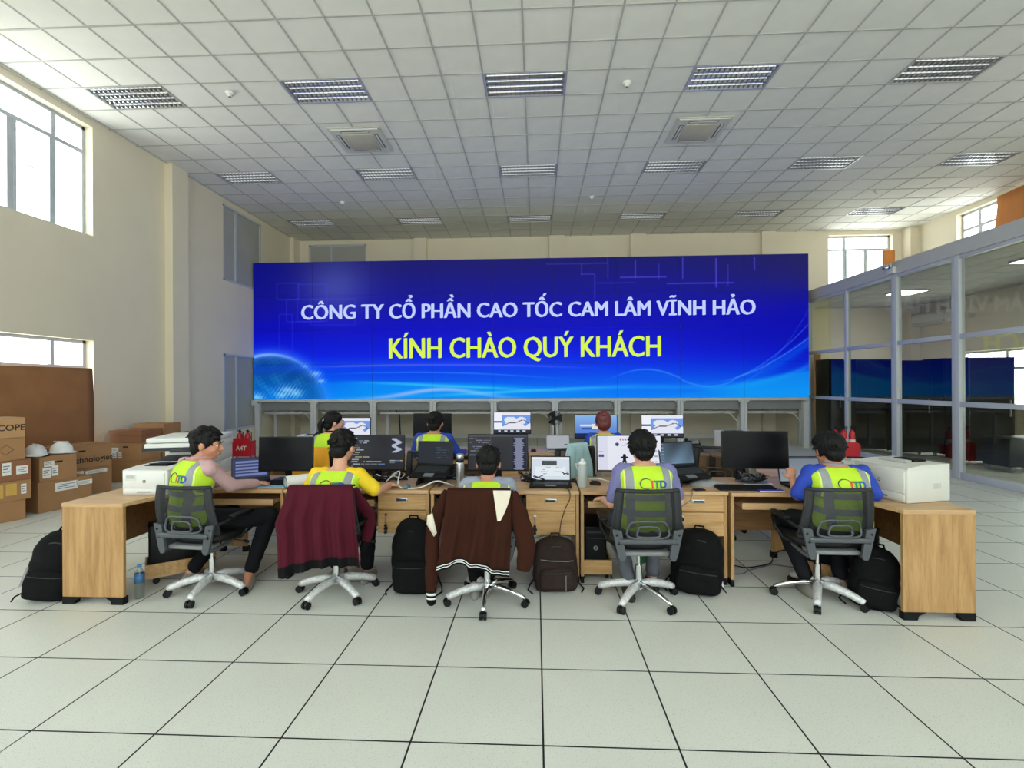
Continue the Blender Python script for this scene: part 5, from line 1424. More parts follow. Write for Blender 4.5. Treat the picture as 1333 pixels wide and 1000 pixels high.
# ================================================================== PEOPLE
MT['shirt_pink'] = M('pink_shirt', 'bf9a9c', .8, var=.05, bump=.2, bscale=20)
MT['shirt_yellow'] = M('yellow_shirt', 'e6c41c', .8, var=.05, bump=.2, bscale=20)
MT['shirt_purple'] = M('purple_grey_shirt', '6f6e9c', .85, var=.1, vscale=60, bump=.2, bscale=20)
MT['shirt_blue'] = M('blue_shirt', '1f3fa8', .8, var=.06, bump=.2, bscale=20)
MT['shirt_dark'] = M('dark_shirt', '15161b', .8, spec=.2, var=.06, bump=.2, bscale=20)
MT['trousers_black'] = M('black_trousers', '0c0c10', .85, spec=.2, var=.1, bump=.2, bscale=20)
MT['trousers_grey'] = M('grey_trousers', '53565e', .85, var=.1, bump=.2, bscale=20)
MT['shoe_grey'] = M('grey_shoe', '8c8880', .7, var=.08)
MT['shoe_dark'] = M('dark_shoe', '2b2724', .7, var=.08)
MT['collar_grey'] = M('grey_collar', '8b90a0', .8)
MT['lens'] = M('glasses_frame', '1a1a1c', .3)
def remesh(mb, name, mat, parent, voxel=.007, smooth=4, fuzz=None, label=None):
    me = mb.mesh(name, mat)
    o = bpy.data.objects.new(name, me); COL.objects.link(o)
    r = o.modifiers.new('r', 'REMESH'); r.mode = 'VOXEL'; r.voxel_size = voxel; r.use_smooth_shade = True
    s = o.modifiers.new('s', 'SMOOTH'); s.iterations = smooth; s.factor = .5
    dg = bpy.context.evaluated_depsgraph_get(); m2 = bpy.data.meshes.new_from_object(o.evaluated_get(dg))
    o.modifiers.clear(); o.data = m2; bpy.data.meshes.remove(me); m2.name = name
    if not m2.materials: m2.materials.append(MT[mat] if isinstance(mat, str) else mat)
    if fuzz:
        n = len(m2.vertices); co = np.empty(n*3, np.float32); m2.vertices.foreach_get('co', co); co = co.reshape(-1, 3)
        nr = np.empty(n*3, np.float32); m2.vertices.foreach_get('normal', nr); nr = nr.reshape(-1, 3)
        co += nr*fuzz(co)[:, None]; m2.vertices.foreach_set('co', co.ravel()); m2.update()
    for p in m2.polygons: p.use_smooth = True
    o.parent = parent
    if label: o['label'] = label
    return o
def folds(amp, f=26, ph=0): 
    return lambda c: amp*(np.sin(c[:, 0]*f+np.sin(c[:, 2]*17+ph)*1.6+ph)*np.sin(c[:, 2]*f*1.3+c[:, 1]*f*.7+ph)).astype(np.float32)
def hand(mb, wrist, d, up, side, curl=.5, s=1.0):
    """palm + five fingers; d = pointing direction, up = back of the hand, side = +1 thumb towards d x up"""
    w = Vector(wrist); d = Vector(d).normalized(); up = Vector(up); up = (up-d*up.dot(d)).normalized(); sx = d.cross(up)*side
    mb.cap(w-d*.01, w+d*.05*s, .022*s, .034*s, 12, flat=.5, side=sx)
    mb.cap(w+d*.045*s, w+d*.075*s, .034*s, .036*s, 12, flat=.42, side=sx)
    for k, L in enumerate((.062, .072, .066, .052)):
        off = (1.5-k)*.0185*s; b = w+d*.088*s*(1-.04*abs(k-1))+sx*off; c = curl
        d1 = (d*math.cos(c*.5)-up*math.sin(c*.5)+sx*(1.5-k)*.05).normalized(); d2 = (d*math.cos(c*1.3)-up*math.sin(c*1.3)).normalized(); d3 = (d*math.cos(c*2)-up*math.sin(c*2)).normalized()
        r = .0092*s; p1 = b+d1*L*.5*s; p2 = p1+d2*L*.32*s; p3 = p2+d3*L*.25*s
        mb.cap(b-d*.02, p1, r*1.05, r, 8); mb.cap(p1, p2, r, r*.93, 8); mb.cap(p2, p3, r*.93, r*.8, 8)
    tb = w+d*.025*s+sx*.03*s; t1 = tb+(d*.7+sx*.7-up*.25).normalized()*.035*s; t2 = t1+(d*.95+sx*.2-up*.3).normalized()*.03*s
    mb.cap(w+d*.02*s+sx*.012*s, tb, .015*s, .0135*s, 8); mb.cap(tb, t1, .013*s, .0115*s, 8); mb.cap(t1, t2, .0112*s, .009*s, 8)
def person(label, loc, rotz, nz=1.03, lean=.08, turn=0.0, pitch=.15, sw=1.0, arms=None, legs=None, shirt='shirt_dark', sleeve=1.0, trousers='trousers_black', shoe='shoe_dark',
           skin='skin', hair='hair', hairstyle='short', collar=None, glasses=False, vox=.0065, rounded=.03, hz=.575, logo=True, legsbuilt=True, hf=1.12, neck=0.0):
    t = thing('person', label, 'person', loc, rotz, 'workers in lime vests')
    def spine(u): return (0, lean*u**1.4-rounded*math.sin(PI*u), hz+(nz-hz)*u)
    prof = [(-.12, .13, .10), (0, .165, .115), (.15, .163, .115), (.4, .145, .10), (.65, .165, .112), (.8, .18, .112), (.89, .178, .098), (.95, .14, .078), (1.0, .085, .062), (1.03, .055, .052)]
    def rings(infl, tops=1.03, lo=-.2, e=2.5):
        out = []
        for u, a, b in prof:
            if lo <= u <= tops:
                c = spine(max(u, 0)); z = hz+(nz-hz)*u; out.append((c[0], c[1], z, a*sw+infl, b+infl, 0, e))
        return out
    sh = [Vector((s*.168*sw, spine(.88)[1]+.0, hz+(nz-hz)*.88)) for s in (-1, 1)]
    A = arms or {}
    AA = [A.get('L', dict(e=(-.25, .1, .76), w=(-.2, .33, .74), d=(.05, 1, -.05))), A.get('R', dict(e=(.25, .1, .76), w=(.2, .33, .74), d=(-.05, 1, -.05)))]
    LG = legs or [((-.13, .40, .52), (-.13, .36, .09), (0, 1, 0)), ((.13, .40, .52), (.13, .36, .09), (0, 1, 0))]
    # ---- body
    b = MB(); b.loft(rings(0), 28)
    for i, s in ((0, -1), (1, 1)):
        a = AA[i]; e = Vector(a['e']); w = Vector(a['w'])
        b.cap(sh[i]-Vector((s*.05, 0, 0)), sh[i]+Vector((s*.005, 0, -.01)), .055, .052)
        b.cap(sh[i], e, .05, .039); b.cap(e, w, .038, .026)
        hand(b, w, a['d'], a.get('up', (0, 0, 1)), s*a.get('flip', 1), a.get('curl', .5), .95)
        k, an, toe = [Vector(q) for q in LG[i]]
        hp = Vector((s*.085, .0, hz)); b.cap(hp, k, .085, .058, 14); b.cap(k, an, .056, .036, 12)
        b.cap(an, an+Vector(toe).normalized()*.14+Vector((0, 0, -.045)), .038, .026, 10)
    nb = Vector(spine(1.0)); nb.z = nz-.02
    HM = Matrix.Translation(nb+Vector((0, .012+.02*pitch, .04+neck))) @ Matrix.Rotation(turn, 4, 'Z') @ Matrix.Rotation(-pitch, 4, 'X') @ Matrix.Scale(hf, 4)
    hc = Vector((0, .022, .085))
    b.cap(nb, HM @ (hc+Vector((0, -.015, -.05))), .056, .052, 14)
    q = hf
    def hb(c, r): b.ell((hc+Vector(c)), r, 18, 12, mat=HM)
    hb((0, -.01, .02), (.073, .092, .088)); hb((0, .018, -.03), (.060, .068, .072)); hb((0, .045, -.078), (.034, .034, .026)); hb((0, .062, -.025), (.045, .03, .055))
    for s in (-1, 1):
        hb((s*.075, -.006, -.012), (.012, .020, .031)); hb((s*.03, .072, .012), (.022, .014, .012)); hb((s*.034, .062, -.03), (.022, .02, .018))
    b.cap(hc+Vector((0, .088, .004)), hc+Vector((0, .106, -.026)), .0075, .0125, 8, mat=HM); hb((0, .098, -.03), (.017, .012, .008))
    hb((0, .084, -.054), (.022, .012, .006)); hb((0, .083, -.064), (.019, .012, .006))
    body = remesh(b, 'body', skin, t, vox, 3)
    for s in (-1, 1):
        m = MB(); m.ell(hc+Vector((s*.03, .0785, -.002)), (.0125, .008, .006), 10, 8, mat=HM); m.ell(hc+Vector((s*.03, .085, -.002)), (.0055, .003, .0055), 8, 6, mi=1, mat=HM)
        m.build('eye', ['white', 'black'], t)
        m = MB(); m.tube([HM @ (hc+Vector((s*x, .0915-.1*(x-.03)**2*10, .018+z))) for x, z in ((.014, 0), (.03, .004), (.046, -.001))], .0035, 6); m.build('eyebrow', hair, t)
    m = MB(); m.ell(hc+Vector((0, .0935, -.059)), (.021, .006, .006), 12, 6, mat=HM); m.build('lips', M('lips', 'a3605a', .5) if 'lips' not in MT else MT['lips'], t)
    # ---- hair
    h = MB()
    def hh(c, r): h.ell(hc+Vector(c), r, 16, 10, mat=HM)
    hh((0, -.018, .030), (.083, .100, .091)); hh((0, .028, .066), (.067, .05, .036)); hh((0, -.055, -.03), (.066, .048, .062))
    for s in (-1, 1): hh((s*.062, -.008, .018), (.022, .05, .045))
    rd = random.Random(len(label)*7)
    if hairstyle in ('mop', 'short', 'buzz'):
        for k in range(70 if hairstyle != 'buzz' else 20):
            a = rd.uniform(0, 2*PI); el = rd.uniform(-.2, 1.4); p = Vector((.080*math.cos(a)*math.cos(el), -.018+.098*math.sin(a)*math.cos(el), .03+.09*math.sin(el)))
            if p.y > .045 and p.z < .05: continue
            dr = Vector((p.x*.35, p.y*.35+(.03 if p.z > .05 else 0), -.035+p.z*.25)).normalized(); h.cap(hc+p, hc+p+dr*.022+p.normalized()*.005, .011, .005, 6, mat=HM)
    if hairstyle == 'mop':
        hh((0, -.03, .03), (.090, .1, .088)); hh((0, -.07, -.035), (.06, .04, .05)); hh((.045, .03, .055), (.038, .045, .034)); hh((-.045, .03, .055), (.038, .045, .034)); hh((.068, -.01, .0), (.018, .045, .05)); hh((-.068, -.01, .0), (.018, .045, .05))
    if hairstyle == 'pony':
        h.cap(hc+Vector((0, -.11, .03)), hc+Vector((-.01, -.135, -.03)), .026, .03, 10, mat=HM); h.cap(hc+Vector((-.01, -.135, -.03)), hc+Vector((-.012, -.125, -.17)), .03, .016, 10, mat=HM)
        h.cap(hc+Vector((-.012, -.125, -.15)), hc+Vector((-.01, -.11, -.24)), .017, .006, 8, mat=HM)
    if hairstyle == 'bun':
        hh((0, -.075, .085), (.045, .042, .04)); hh((0, -.06, -.02), (.07, .055, .07))
    fz = lambda c: (.0022*np.sin(c[:, 0]*230+c[:, 2]*60)*np.sin(c[:, 1]*210+c[:, 0]*90)).astype(np.float32)
    remesh(h, 'hair', hair, t, .006, 2, fz)
    if hairstyle == 'pony':
        m = MB(); m.lathe([(.024, -.008), (.03, 0), (.024, .008)], n=14, mat=HM @ Matrix.Translation(hc+Vector((0, -.112, .028))) @ Matrix.Rotation(1.2, 4, 'X')); m.build('hair_tie', 'white', t)
    if glasses:
        m = MB()
        for s in (-1, 1):
            m.tube([HM @ (hc+Vector((s*.032+.021*math.cos(k*PI/6), .1, -.002+.016*math.sin(k*PI/6)))) for k in range(13)], .0016, 5)
            m.tube([HM @ (hc+Vector(p)) for p in ((s*.053, .099, .004), (s*.076, .06, .004), (s*.082, -.01, .004))], .0018, 5)
        m.tube([HM @ (hc+Vector(p)) for p in ((-.011, .1, .0), (.011, .1, 0))], .0016, 5); m.build('glasses', 'lens', t)
    # ---- shirt with sleeves
    s_ = MB(); s_.loft(rings(.008, .97), 28)
    for i, s in ((0, -1), (1, 1)):
        e = Vector(AA[i]['e']); w = Vector(AA[i]['w'])
        s_.cap(sh[i]-Vector((s*.06, 0, 0)), sh[i]+Vector((s*.008, 0, -.012)), .062, .062)
        if sleeve >= 1: s_.cap(sh[i], e, .061, .052); s_.cap(e, e.lerp(w, .93), .051, .036)
        else: s_.cap(sh[i], sh[i].lerp(e, sleeve), .063, .058)
    remesh(s_, 'shirt', shirt, t, .008, 4, folds(.004, 40, len(label)))
    if collar:
        m = MB(); m.loft([(0, nb.y+.002, nz-.03, .082, .072), (0, nb.y+.006, nz+.0, .074, .066), (0, nb.y+.008, nz+.022, .066, .062), (0, nb.y+.008, nz+.0, .064, .06)], 24, caps=False); m.build('collar', collar, t)
    # ---- trousers
    p = MB(); p.loft([(0, .0, hz-.07, .15, .12), (0, 0, hz, .18, .135), (0, 0, hz+.07, .168, .122)], 24)
    for i, s in ((0, -1), (1, 1)):
        k, an, toe = [Vector(q) for q in LG[i]]; hp = Vector((s*.085, .0, hz))
        p.cap(hp, k, .096, .072, 14); p.cap(k, an.lerp(k, .1), .07, .055, 14)
        f = MB(); td = Vector(toe).normalized(); side = Vector((-td.y, td.x, 0)); base = Vector((an.x, an.y, 0))-td*.05
        M4 = Matrix(((side.x, td.x, 0, base.x), (side.y, td.y, 0, base.y), (0, 0, 1, 0), (0, 0, 0, 1)))
        f.loft([(0, .09, .001, .036, .135, 0, 2.6), (0, .09, .02, .042, .14, 0, 2.6), (0, .085, .045, .04, .13), (0, .06, .07, .036, .09), (0, .045, .095, .034, .05)], 20, mat=M4)
        f.build('shoe', shoe, t)
    remesh(p, 'trousers', trousers, t, .01, 3, folds(.004, 30, 2))
    # ---- vest
    v = MB(); rg = []
    N = 26
    for k in range(N+1):
        u = -.02+k/N*1.0
        for q in range(len(prof)-1):
            if prof[q][0] <= u <= prof[q+1][0]: w_ = (u-prof[q][0])/(prof[q+1][0]-prof[q][0]); w_ = w_*w_*(3-2*w_)*.4+w_*.6; a = prof[q][1]*(1-w_)+prof[q+1][1]*w_; bb = prof[q][2]*(1-w_)+prof[q+1][2]*w_; break
        c = spine(max(u, 0)); rg.append((c[0], c[1], hz+(nz-hz)*u, a*sw+.019+.004*math.sin(u*23), bb+.019, 0, 2.5))
    v.loft(rg, 64, caps=False)
    vo = v.build('vest', 'lime', t)
    def band(fn_cuts, name, mat, out=.0025):
        bm = bmesh.new(); bm.from_mesh(vo.data)
        for co, no in fn_cuts:
            g = bm.verts[:]+bm.edges[:]+bm.faces[:]; bmesh.ops.bisect_plane(bm, geom=g, plane_co=co, plane_no=no, clear_outer=True)
        bm.normal_update()
        for vv in bm.verts: vv.co += vv.normal*out
        me = bpy.data.meshes.new(name); bm.to_mesh(me); bm.free(); me.materials.clear(); me.materials.append(MT[mat])
        for pl in me.polygons: pl.material_index = 0
        o = bpy.data.objects.new(name, me); COL.objects.link(o); o.parent = vo; return o
    top = nz
    for s in (-1, 1):
        band([((s*.158, 0, 0), (s, 0, 0)), ((s*.105, 0, 0), (-s, 0, 0)), ((0, 0, hz+.02), (0, 0, -1))], 'reflective_stripe', 'reflect')
        band([((s*.168, 0, 0), (s, 0, 0)), ((s*.159, 0, 0), (-s, 0, 0)), ((0, 0, hz+.22), (0, 0, -1))], 'edge_binding', 'lime_edge', .003)
    for z0 in (hz+.10, hz+.21):
        band([((0, 0, z0+.045), (0, 0, 1)), ((0, 0, z0), (0, 0, -1))], 'reflective_stripe', 'reflect', .002)
    if logo:
        bv = BVHTree.FromPolygons([x.co for x in vo.data.vertices], [tuple(x.vertices) for x in vo.data.polygons])
        def onto(mb, name, mats):
            vs = []
            for (x, y, z) in mb.v:
                hit = bv.ray_cast(Vector((x, -1, z)), Vector((0, 1, 0)))[0]
                vs.append((x, (hit.y if hit else -.13)-.004+y, z))
            mb.v = vs; return mb.build(name, mats, vo)
        z0 = hz+(nz-hz)*.67
        L = MB(); text_mb('I', .072, .003, .0006, mi=0, mb=L, mat=Matrix.Translation((.02, 0, z0))); text_mb('T', .072, .003, .0006, mi=1, mb=L, mat=Matrix.Translation((.052, 0, z0))); text_mb('D', .072, .003, .0006, mi=2, mb=L, mat=Matrix.Translation((.098, 0, z0)))
        onto(L, 'logo_letters', ['logo_red', 'logo_green', 'logo_blue'])
        R_ = MB()
        R_.tube([(-.022+.045*math.cos(a), 0, z0+.03+.034*math.sin(a)) for a in [(.35+k*.19)*1.0 for k in range(26)]], [.0015+.0016*math.sin(k*PI/25) for k in range(26)], 5)
        onto(R_, 'logo_ring', 'logo_dark')
    return t
MT['lips'] = M('lips', 'a3605a', .5)
MT['logo_red'] = M('logo_red', 'd8452a', .6); MT['logo_green'] = M('logo_green', '1f7a5c', .6); MT['logo_blue'] = M('logo_blue', '1d4f9c', .6); MT['logo_dark'] = M('logo_dark', '3a4436', .6)

person('person in lime vest and pink shirt turned right towards a small laptop', (-2.655, 3.73, 0), -.5, nz=1.05, lean=.05, turn=-.8, pitch=.15, shirt='shirt_pink', collar='shirt_pink', trousers='trousers_black', shoe='shoe_grey', skin='skin', hairstyle='short',
       arms=dict(R=dict(e=(.15, .21, .82), w=(.08, .47, .79), d=(-.3, 1, -.12)), L=dict(e=(-.24, .1, .8), w=(-.2, .34, .79), d=(.2, 1, -.1))),
       legs=[((-.14, .40, .52), (-.25, .10, .09), (-.3, .8, 0)), ((.30, .44, .55), (.20, .33, .10), (.55, -.5, 0))])
person('person in lime vest and yellow shirt before the code monitor', (-1.55, 3.70, 0), -.05, nz=.965, neck=.055, lean=.14, turn=-.15, pitch=.15, shirt='shirt_yellow', sleeve=.85, skin='skin2', hairstyle='short', glasses=True, shoe='shoe_grey',
       arms=dict(R=dict(e=(.30, .13, .79), w=(.32, .36, .79), d=(.02, 1, -.05)), L=dict(e=(-.26, .14, .78), w=(-.18, .38, .79), d=(.1, 1, -.1))))
person('person in lime vest bent low behind the brown jacket chair', (-.37, 3.62, 0), 0, nz=.90, lean=.16, turn=.0, pitch=.2, sw=.88, shirt='collar_grey', skin='skin', hairstyle='buzz', glasses=True, shoe='shoe_grey',
       arms=dict(R=dict(e=(.19, .2, .72), w=(.12, .42, .70), d=(-.1, 1, -.1)), L=dict(e=(-.19, .2, .72), w=(-.12, .42, .70), d=(.1, 1, -.1))),
       legs=[((-.15, .40, .52), (-.1, .18, .09), (0, 1, 0)), ((.15, .40, .52), (-.02, .22, .09), (0, 1, 0))])
person('person in lime vest and purple grey shirt before the web page monitor', (.80, 3.68, 0), .02, nz=1.02, lean=.08, turn=.02, pitch=.1, shirt='shirt_purple', sleeve=.8, trousers='trousers_grey', skin='skin2', hairstyle='mop', shoe='shoe_dark',
       arms=dict(L=dict(e=(-.245, .04, .73), w=(-.275, .24, .715), d=(-.15, 1, -.12), curl=.25), R=dict(e=(.25, .05, .74), w=(.2, .28, .715), d=(-.05, 1, -.1))),
       legs=[((-.15, .40, .52), (-.10, .12, .10), (0, 1, 0)), ((.15, .42, .52), (.12, .30, .09), (0, 1, 0))])
person('person in lime vest and blue shirt leaning at the right corner desk', (2.22, 3.74, 0), -.04, nz=1.0, lean=.10, turn=.15, pitch=.22, sw=1.06, shirt='shirt_blue', sleeve=.9, trousers='shirt_dark', skin='skin', hairstyle='mop', collar='collar_grey', shoe='shoe_grey',
       arms=dict(L=dict(e=(-.28, .06, .775), w=(-.25, .20, .87), d=(.1, .5, .5), up=(-.3, -.6, .5), curl=.9), R=dict(e=(.26, .05, .78), w=(.29, .28, .79), d=(0, 1, -.05))),
       legs=[((-.28, .34, .54), (-.16, .16, .09), (0, 1, 0)), ((.16, .40, .52), (.1, .2, .09), (0, 1, 0))])
person('ponytailed person in lime vest with yellow jacket on the chair, second row', (-2.44, 5.72, 0), -.25, nz=1.06, lean=.06, turn=-.75, pitch=.05, sw=.9, shirt='shirt_dark', skin='skin2', hairstyle='pony', vox=.009, collar='shirt_dark', logo=False)
person('person in lime vest and blue sleeves before the second row blank monitor', (-1.20, 5.72, 0), -.05, nz=1.05, lean=.08, turn=0, pitch=.12, shirt='shirt_blue', skin='skin', hairstyle='short', vox=.009,
       arms=dict(R=dict(e=(.27, .14, .8), w=(.30, .42, .79), d=(.2, 1, -.05)), L=dict(e=(-.26, .12, .79), w=(-.2, .38, .79), d=(.1, 1, -.1))))
person('red haired person in lime vest before the blue desktop monitor', (.78, 5.72, 0), .02, nz=1.05, lean=.07, turn=-.05, pitch=.1, sw=.9, shirt='shirt_blue', skin='skin2', hair='hair_red', hairstyle='bun', vox=.009, logo=False)

# ================================================================== CLOTHES OVER CHAIRS
MT['maroon'] = M('maroon_cloth', '4a1422', .9, spec=.15, var=.06, bump=.3, bscale=25)
MT['brown_cloth'] = M('brown_cloth', '351a10', .9, spec=.15, var=.08, bump=.3, bscale=25)
MT['cream_cloth'] = M('cream_cloth', 'd6cdbb', .9, var=.04)
MT['black_cloth'] = M('black_cloth', '0b0b0c', .9, spec=.2, var=.1, bump=.3, bscale=40)
MT['yellow_cloth'] = M('amber_cloth', 'd9981c', .85, var=.07, bump=.3, bscale=25)
MT['blue_cloth'] = M('pale_blue_denim', '9dbcc0', .9, var=.06, bump=.3, bscale=25)
MT['beige_cloth2'] = M('beige_pink_cloth', 'b5a49c', .9, var=.06)
def lerp_tab(tab, v):
    for i in range(len(tab)-1):
        if tab[i][0] <= v <= tab[i+1][0]:
            w = (v-tab[i][0])/(tab[i+1][0]-tab[i][0]); return tab[i][1]*(1-w)+tab[i+1][1]*w
    return tab[-1][1]
def solid(o, th):
    b = bmesh.new(); b.from_mesh(o.data); bmesh.ops.recalc_face_normals(b, faces=b.faces[:]); bmesh.ops.solidify(b, geom=b.faces[:], thickness=th); b.to_mesh(o.data); b.free()
    for p in o.data.polygons: p.use_smooth = True
    return o
def draped(label, name, cat, loc, rotz, mat, top, xl, xr, zb, yb=-.352, fold=.018, nf=9, seed=0, hem=None, hemh=.06, front=.12, nu=60, nv=40):
    """cloth hung over the chair back: xl, xr half-outline tables over v (0 top .. 1 hem), zb(u) hem height"""
    t = thing(name, label, cat, loc, rotz, 'jackets hung over chairs')
    rd = random.Random(seed); ph = [rd.uniform(0, 6) for _ in range(6)]
    def P(u, v, out=0.0):
        if v < 0:     # part that goes over the top to the front of the chair back
            k = -v; a = min(1, k/.25)*PI; y = yb+.045-.045*math.cos(a)+out*0; z = top+.012*math.sin(a)-(front*max(0, k-.25)/.75)
            x = lerp_tab(xl, 0)*(1-u)+lerp_tab(xr, 0)*u
            return (x*.98, y, z)
        x = lerp_tab(xl, v)*(1-u)+lerp_tab(xr, v)*u; z = top+(zb(u)-top)*v
        f = fold*min(1, v*1.8)*(math.sin(u*nf*2+ph[0]+.8*math.sin(v*3+ph[1]))*.6+math.sin(u*nf*4.3+ph[2]+v*1.2)*.25+.25*math.sin(u*5+v*7+ph[3]))
        edge = (2*u-1)**2
        return (x, yb+.05*edge*edge*.2-f-.025*v-out, z)
    m = MB(); n0 = 10
    m.grid(lambda u, w: P(u, (w*(1+.3)-.3) if True else 0), nu, nv)
    o = m.build('back_panel', mat, t); solid(o, .008)
    if hem:
        m = MB(); k = len(hem)
        for j, (a, b, mi) in enumerate(hem): m.grid(lambda u, w: P(u, 1-hemh*(1-(a+(b-a)*w)), .007), nu, 2, mi=mi)
        m.build('hem', ['black_cloth', 'white'], t)
    return t, P
def sleeve_part(t, pts, rs, mat, cuff=None, flat=.55, ridge=0, name='sleeve'):
    P = [Vector(p) for p in pts]; out = []; ro = []
    for i in range(len(P)-1):
        p0, p1, p2, p3 = P[max(i-1, 0)], P[i], P[i+1], P[min(i+2, len(P)-1)]
        for k in range(6):
            s = k/6; out.append(.5*((2*p1)+(p2-p0)*s+(2*p0-5*p1+4*p2-p3)*s*s+(3*p1-p0-3*p2+p3)*s**3)); ro.append((rs[i]*(1-s)+rs[i+1]*s)*(1+.05*math.sin((i*6+k)*1.3)))
    out.append(P[-1]); ro.append(rs[-1])
    m = MB(); vs = []; n = 16
    for i, p in enumerate(out):
        d = (out[min(i+1, len(out)-1)]-out[max(i-1, 0)]).normalized(); a = Vector((0, 1, 0)).cross(d).normalized(); b = d.cross(a)
        for k in range(n):
            tt = 2*PI*k/n; r = ro[i]*(1+.06*math.sin(tt*3+i*.3)); vs.append(p+a*math.cos(tt)*r+b*math.sin(tt)*r*flat)
    fs = [(i*n+k, i*n+(k+1) % n, (i+1)*n+(k+1) % n, (i+1)*n+k) for i in range(len(out)-1) for k in range(n)]+[tuple(range(n))[::-1], tuple((len(out)-1)*n+k for k in range(n))]
    m.add(vs, fs, 0, True); so = m.build(name, mat, t)
    if cuff:
        p = out[-1]; d = (out[-1]-out[-3]).normalized()
        m = MB()
        for a, b, mi in cuff: m.cap(p+d*a, p+d*b, rs[-1]*.92, rs[-1]*.9, 14, mi=mi, flat=flat, side=Vector((0, 1, 0)).cross(d))
        m.build('cuff', ['black_cloth', 'white'], so)
    return so
t, P = draped('maroon jacket with black hem hung over the second chair from the left', 'jacket', 'jacket', (-1.55, 3.79, 0), .05, 'maroon', .893, [(0, -.225), (.15, -.245), (.4, -.31), (.6, -.29), (1, -.27)], [(0, .235), (.3, .25), (1, .29)],
       lambda u: .27+.10*math.sin(min(1, u*1.2)*PI/2)-.03*u, seed=2, hem=[(0, 1, 0)], hemh=.11, nf=13, fold=.034)
sleeve_part(t, [(.21, -.24, .86), (.25, -.18, .74), (.29, -.12, .64), (.28, -.10, .54), (.26, -.12, .44)], [.03, .045, .045, .045, .035], 'maroon', [(.0, .05, 0)])
sleeve_part(t, [(-.23, -.24, .84), (-.3, -.18, .66), (-.27, -.14, .5), (-.25, -.14, .38)], [.035, .05, .045, .035], 'maroon', [(.0, .05, 0)])
t, P = draped('brown varsity jacket with striped hem hung over the middle chair', 'jacket', 'jacket', (-.37, 3.70, 0), -.02, 'brown_cloth', .893, [(0, -.235), (.3, -.25), (.7, -.28), (1, -.31)], [(0, .20), (.3, .21), (1, .19)],
       lambda u: .34+.07*math.sin(min(1, u*2.6)*PI/2)-.15*max(0, u-.35), seed=5, hem=[(0, .22, 0), (.22, .36, 1), (.36, .58, 0), (.58, .72, 1), (.72, 1, 0)], hemh=.085, nf=10, fold=.032)
sl = sleeve_part(t, [(.2, -.30, .875), (.255, -.31, .74), (.29, -.31, .60), (.30, -.31, .47), (.285, -.31, .35)], [.04, .062, .066, .062, .045], 'brown_cloth', [(-.05, -.04, 1), (-.035, -.03, 0)], flat=.5)
sl2 = sleeve_part(t, [(-.235, -.27, .87), (-.30, -.27, .74), (-.345, -.28, .58), (-.355, -.28, .38), (-.355, -.29, .19)], [.035, .045, .05, .048, .038], 'brown_cloth', [(0, .015, 0), (.02, .03, 1), (.035, .045, 0), (.05, .06, 1), (.06, .07, 0)], flat=.6)
def cream(u, v):
    z = .90-.20*v; x = (.085+.03*v)*(1-u)+(.205-.07*v**1.6)*u
    if v < .04: return (x, -.35, .90)
    vv = (.893-z)/(.893-.30); uu = (x+.26)/.46; p = P(min(1, uu), max(0, vv)); return (x, p[1]-.011, z)
m = MB(); m.grid(cream, 10, 16); o = m.build('cream_insert', 'cream_cloth', t, label='cream shoulder insert')
m = MB(); m.add([(-.37, -.322, .72), (-.335, -.324, .735), (-.305, -.324, .60), (-.325, -.322, .575), (-.375, -.319, .66)], [(0, 1, 2, 3, 4)]); o = m.build('cream_insert', 'cream_cloth', t); solid(o, .01)
t, P = draped('amber yellow jacket over the ponytailed worker chair', 'jacket', 'jacket', (-2.44, 5.60, 0), 0, 'yellow_cloth', .93, [(0, -.24), (1, -.26)], [(0, .2), (1, .26)], lambda u: .52, seed=8, nu=36, nv=24)
t, P = draped('pale blue denim jacket over a second row chair behind the white bottle', 'jacket', 'jacket', (.24, 5.06, 0), .5, 'blue_cloth', 1.04, [(0, -.12), (.3, -.17), (1, -.17)], [(0, .10), (.4, .14), (1, .14)], lambda u: .56, seed=9, nu=36, nv=24)
t, P = draped('beige cloth over the red haired worker chair', 'jacket', 'jacket', (.78, 5.60, 0), 0, 'beige_cloth2', .96, [(0, -.24), (1, -.26)], [(0, .24), (1, .26)], lambda u: .52, seed=10, nu=36, nv=24)

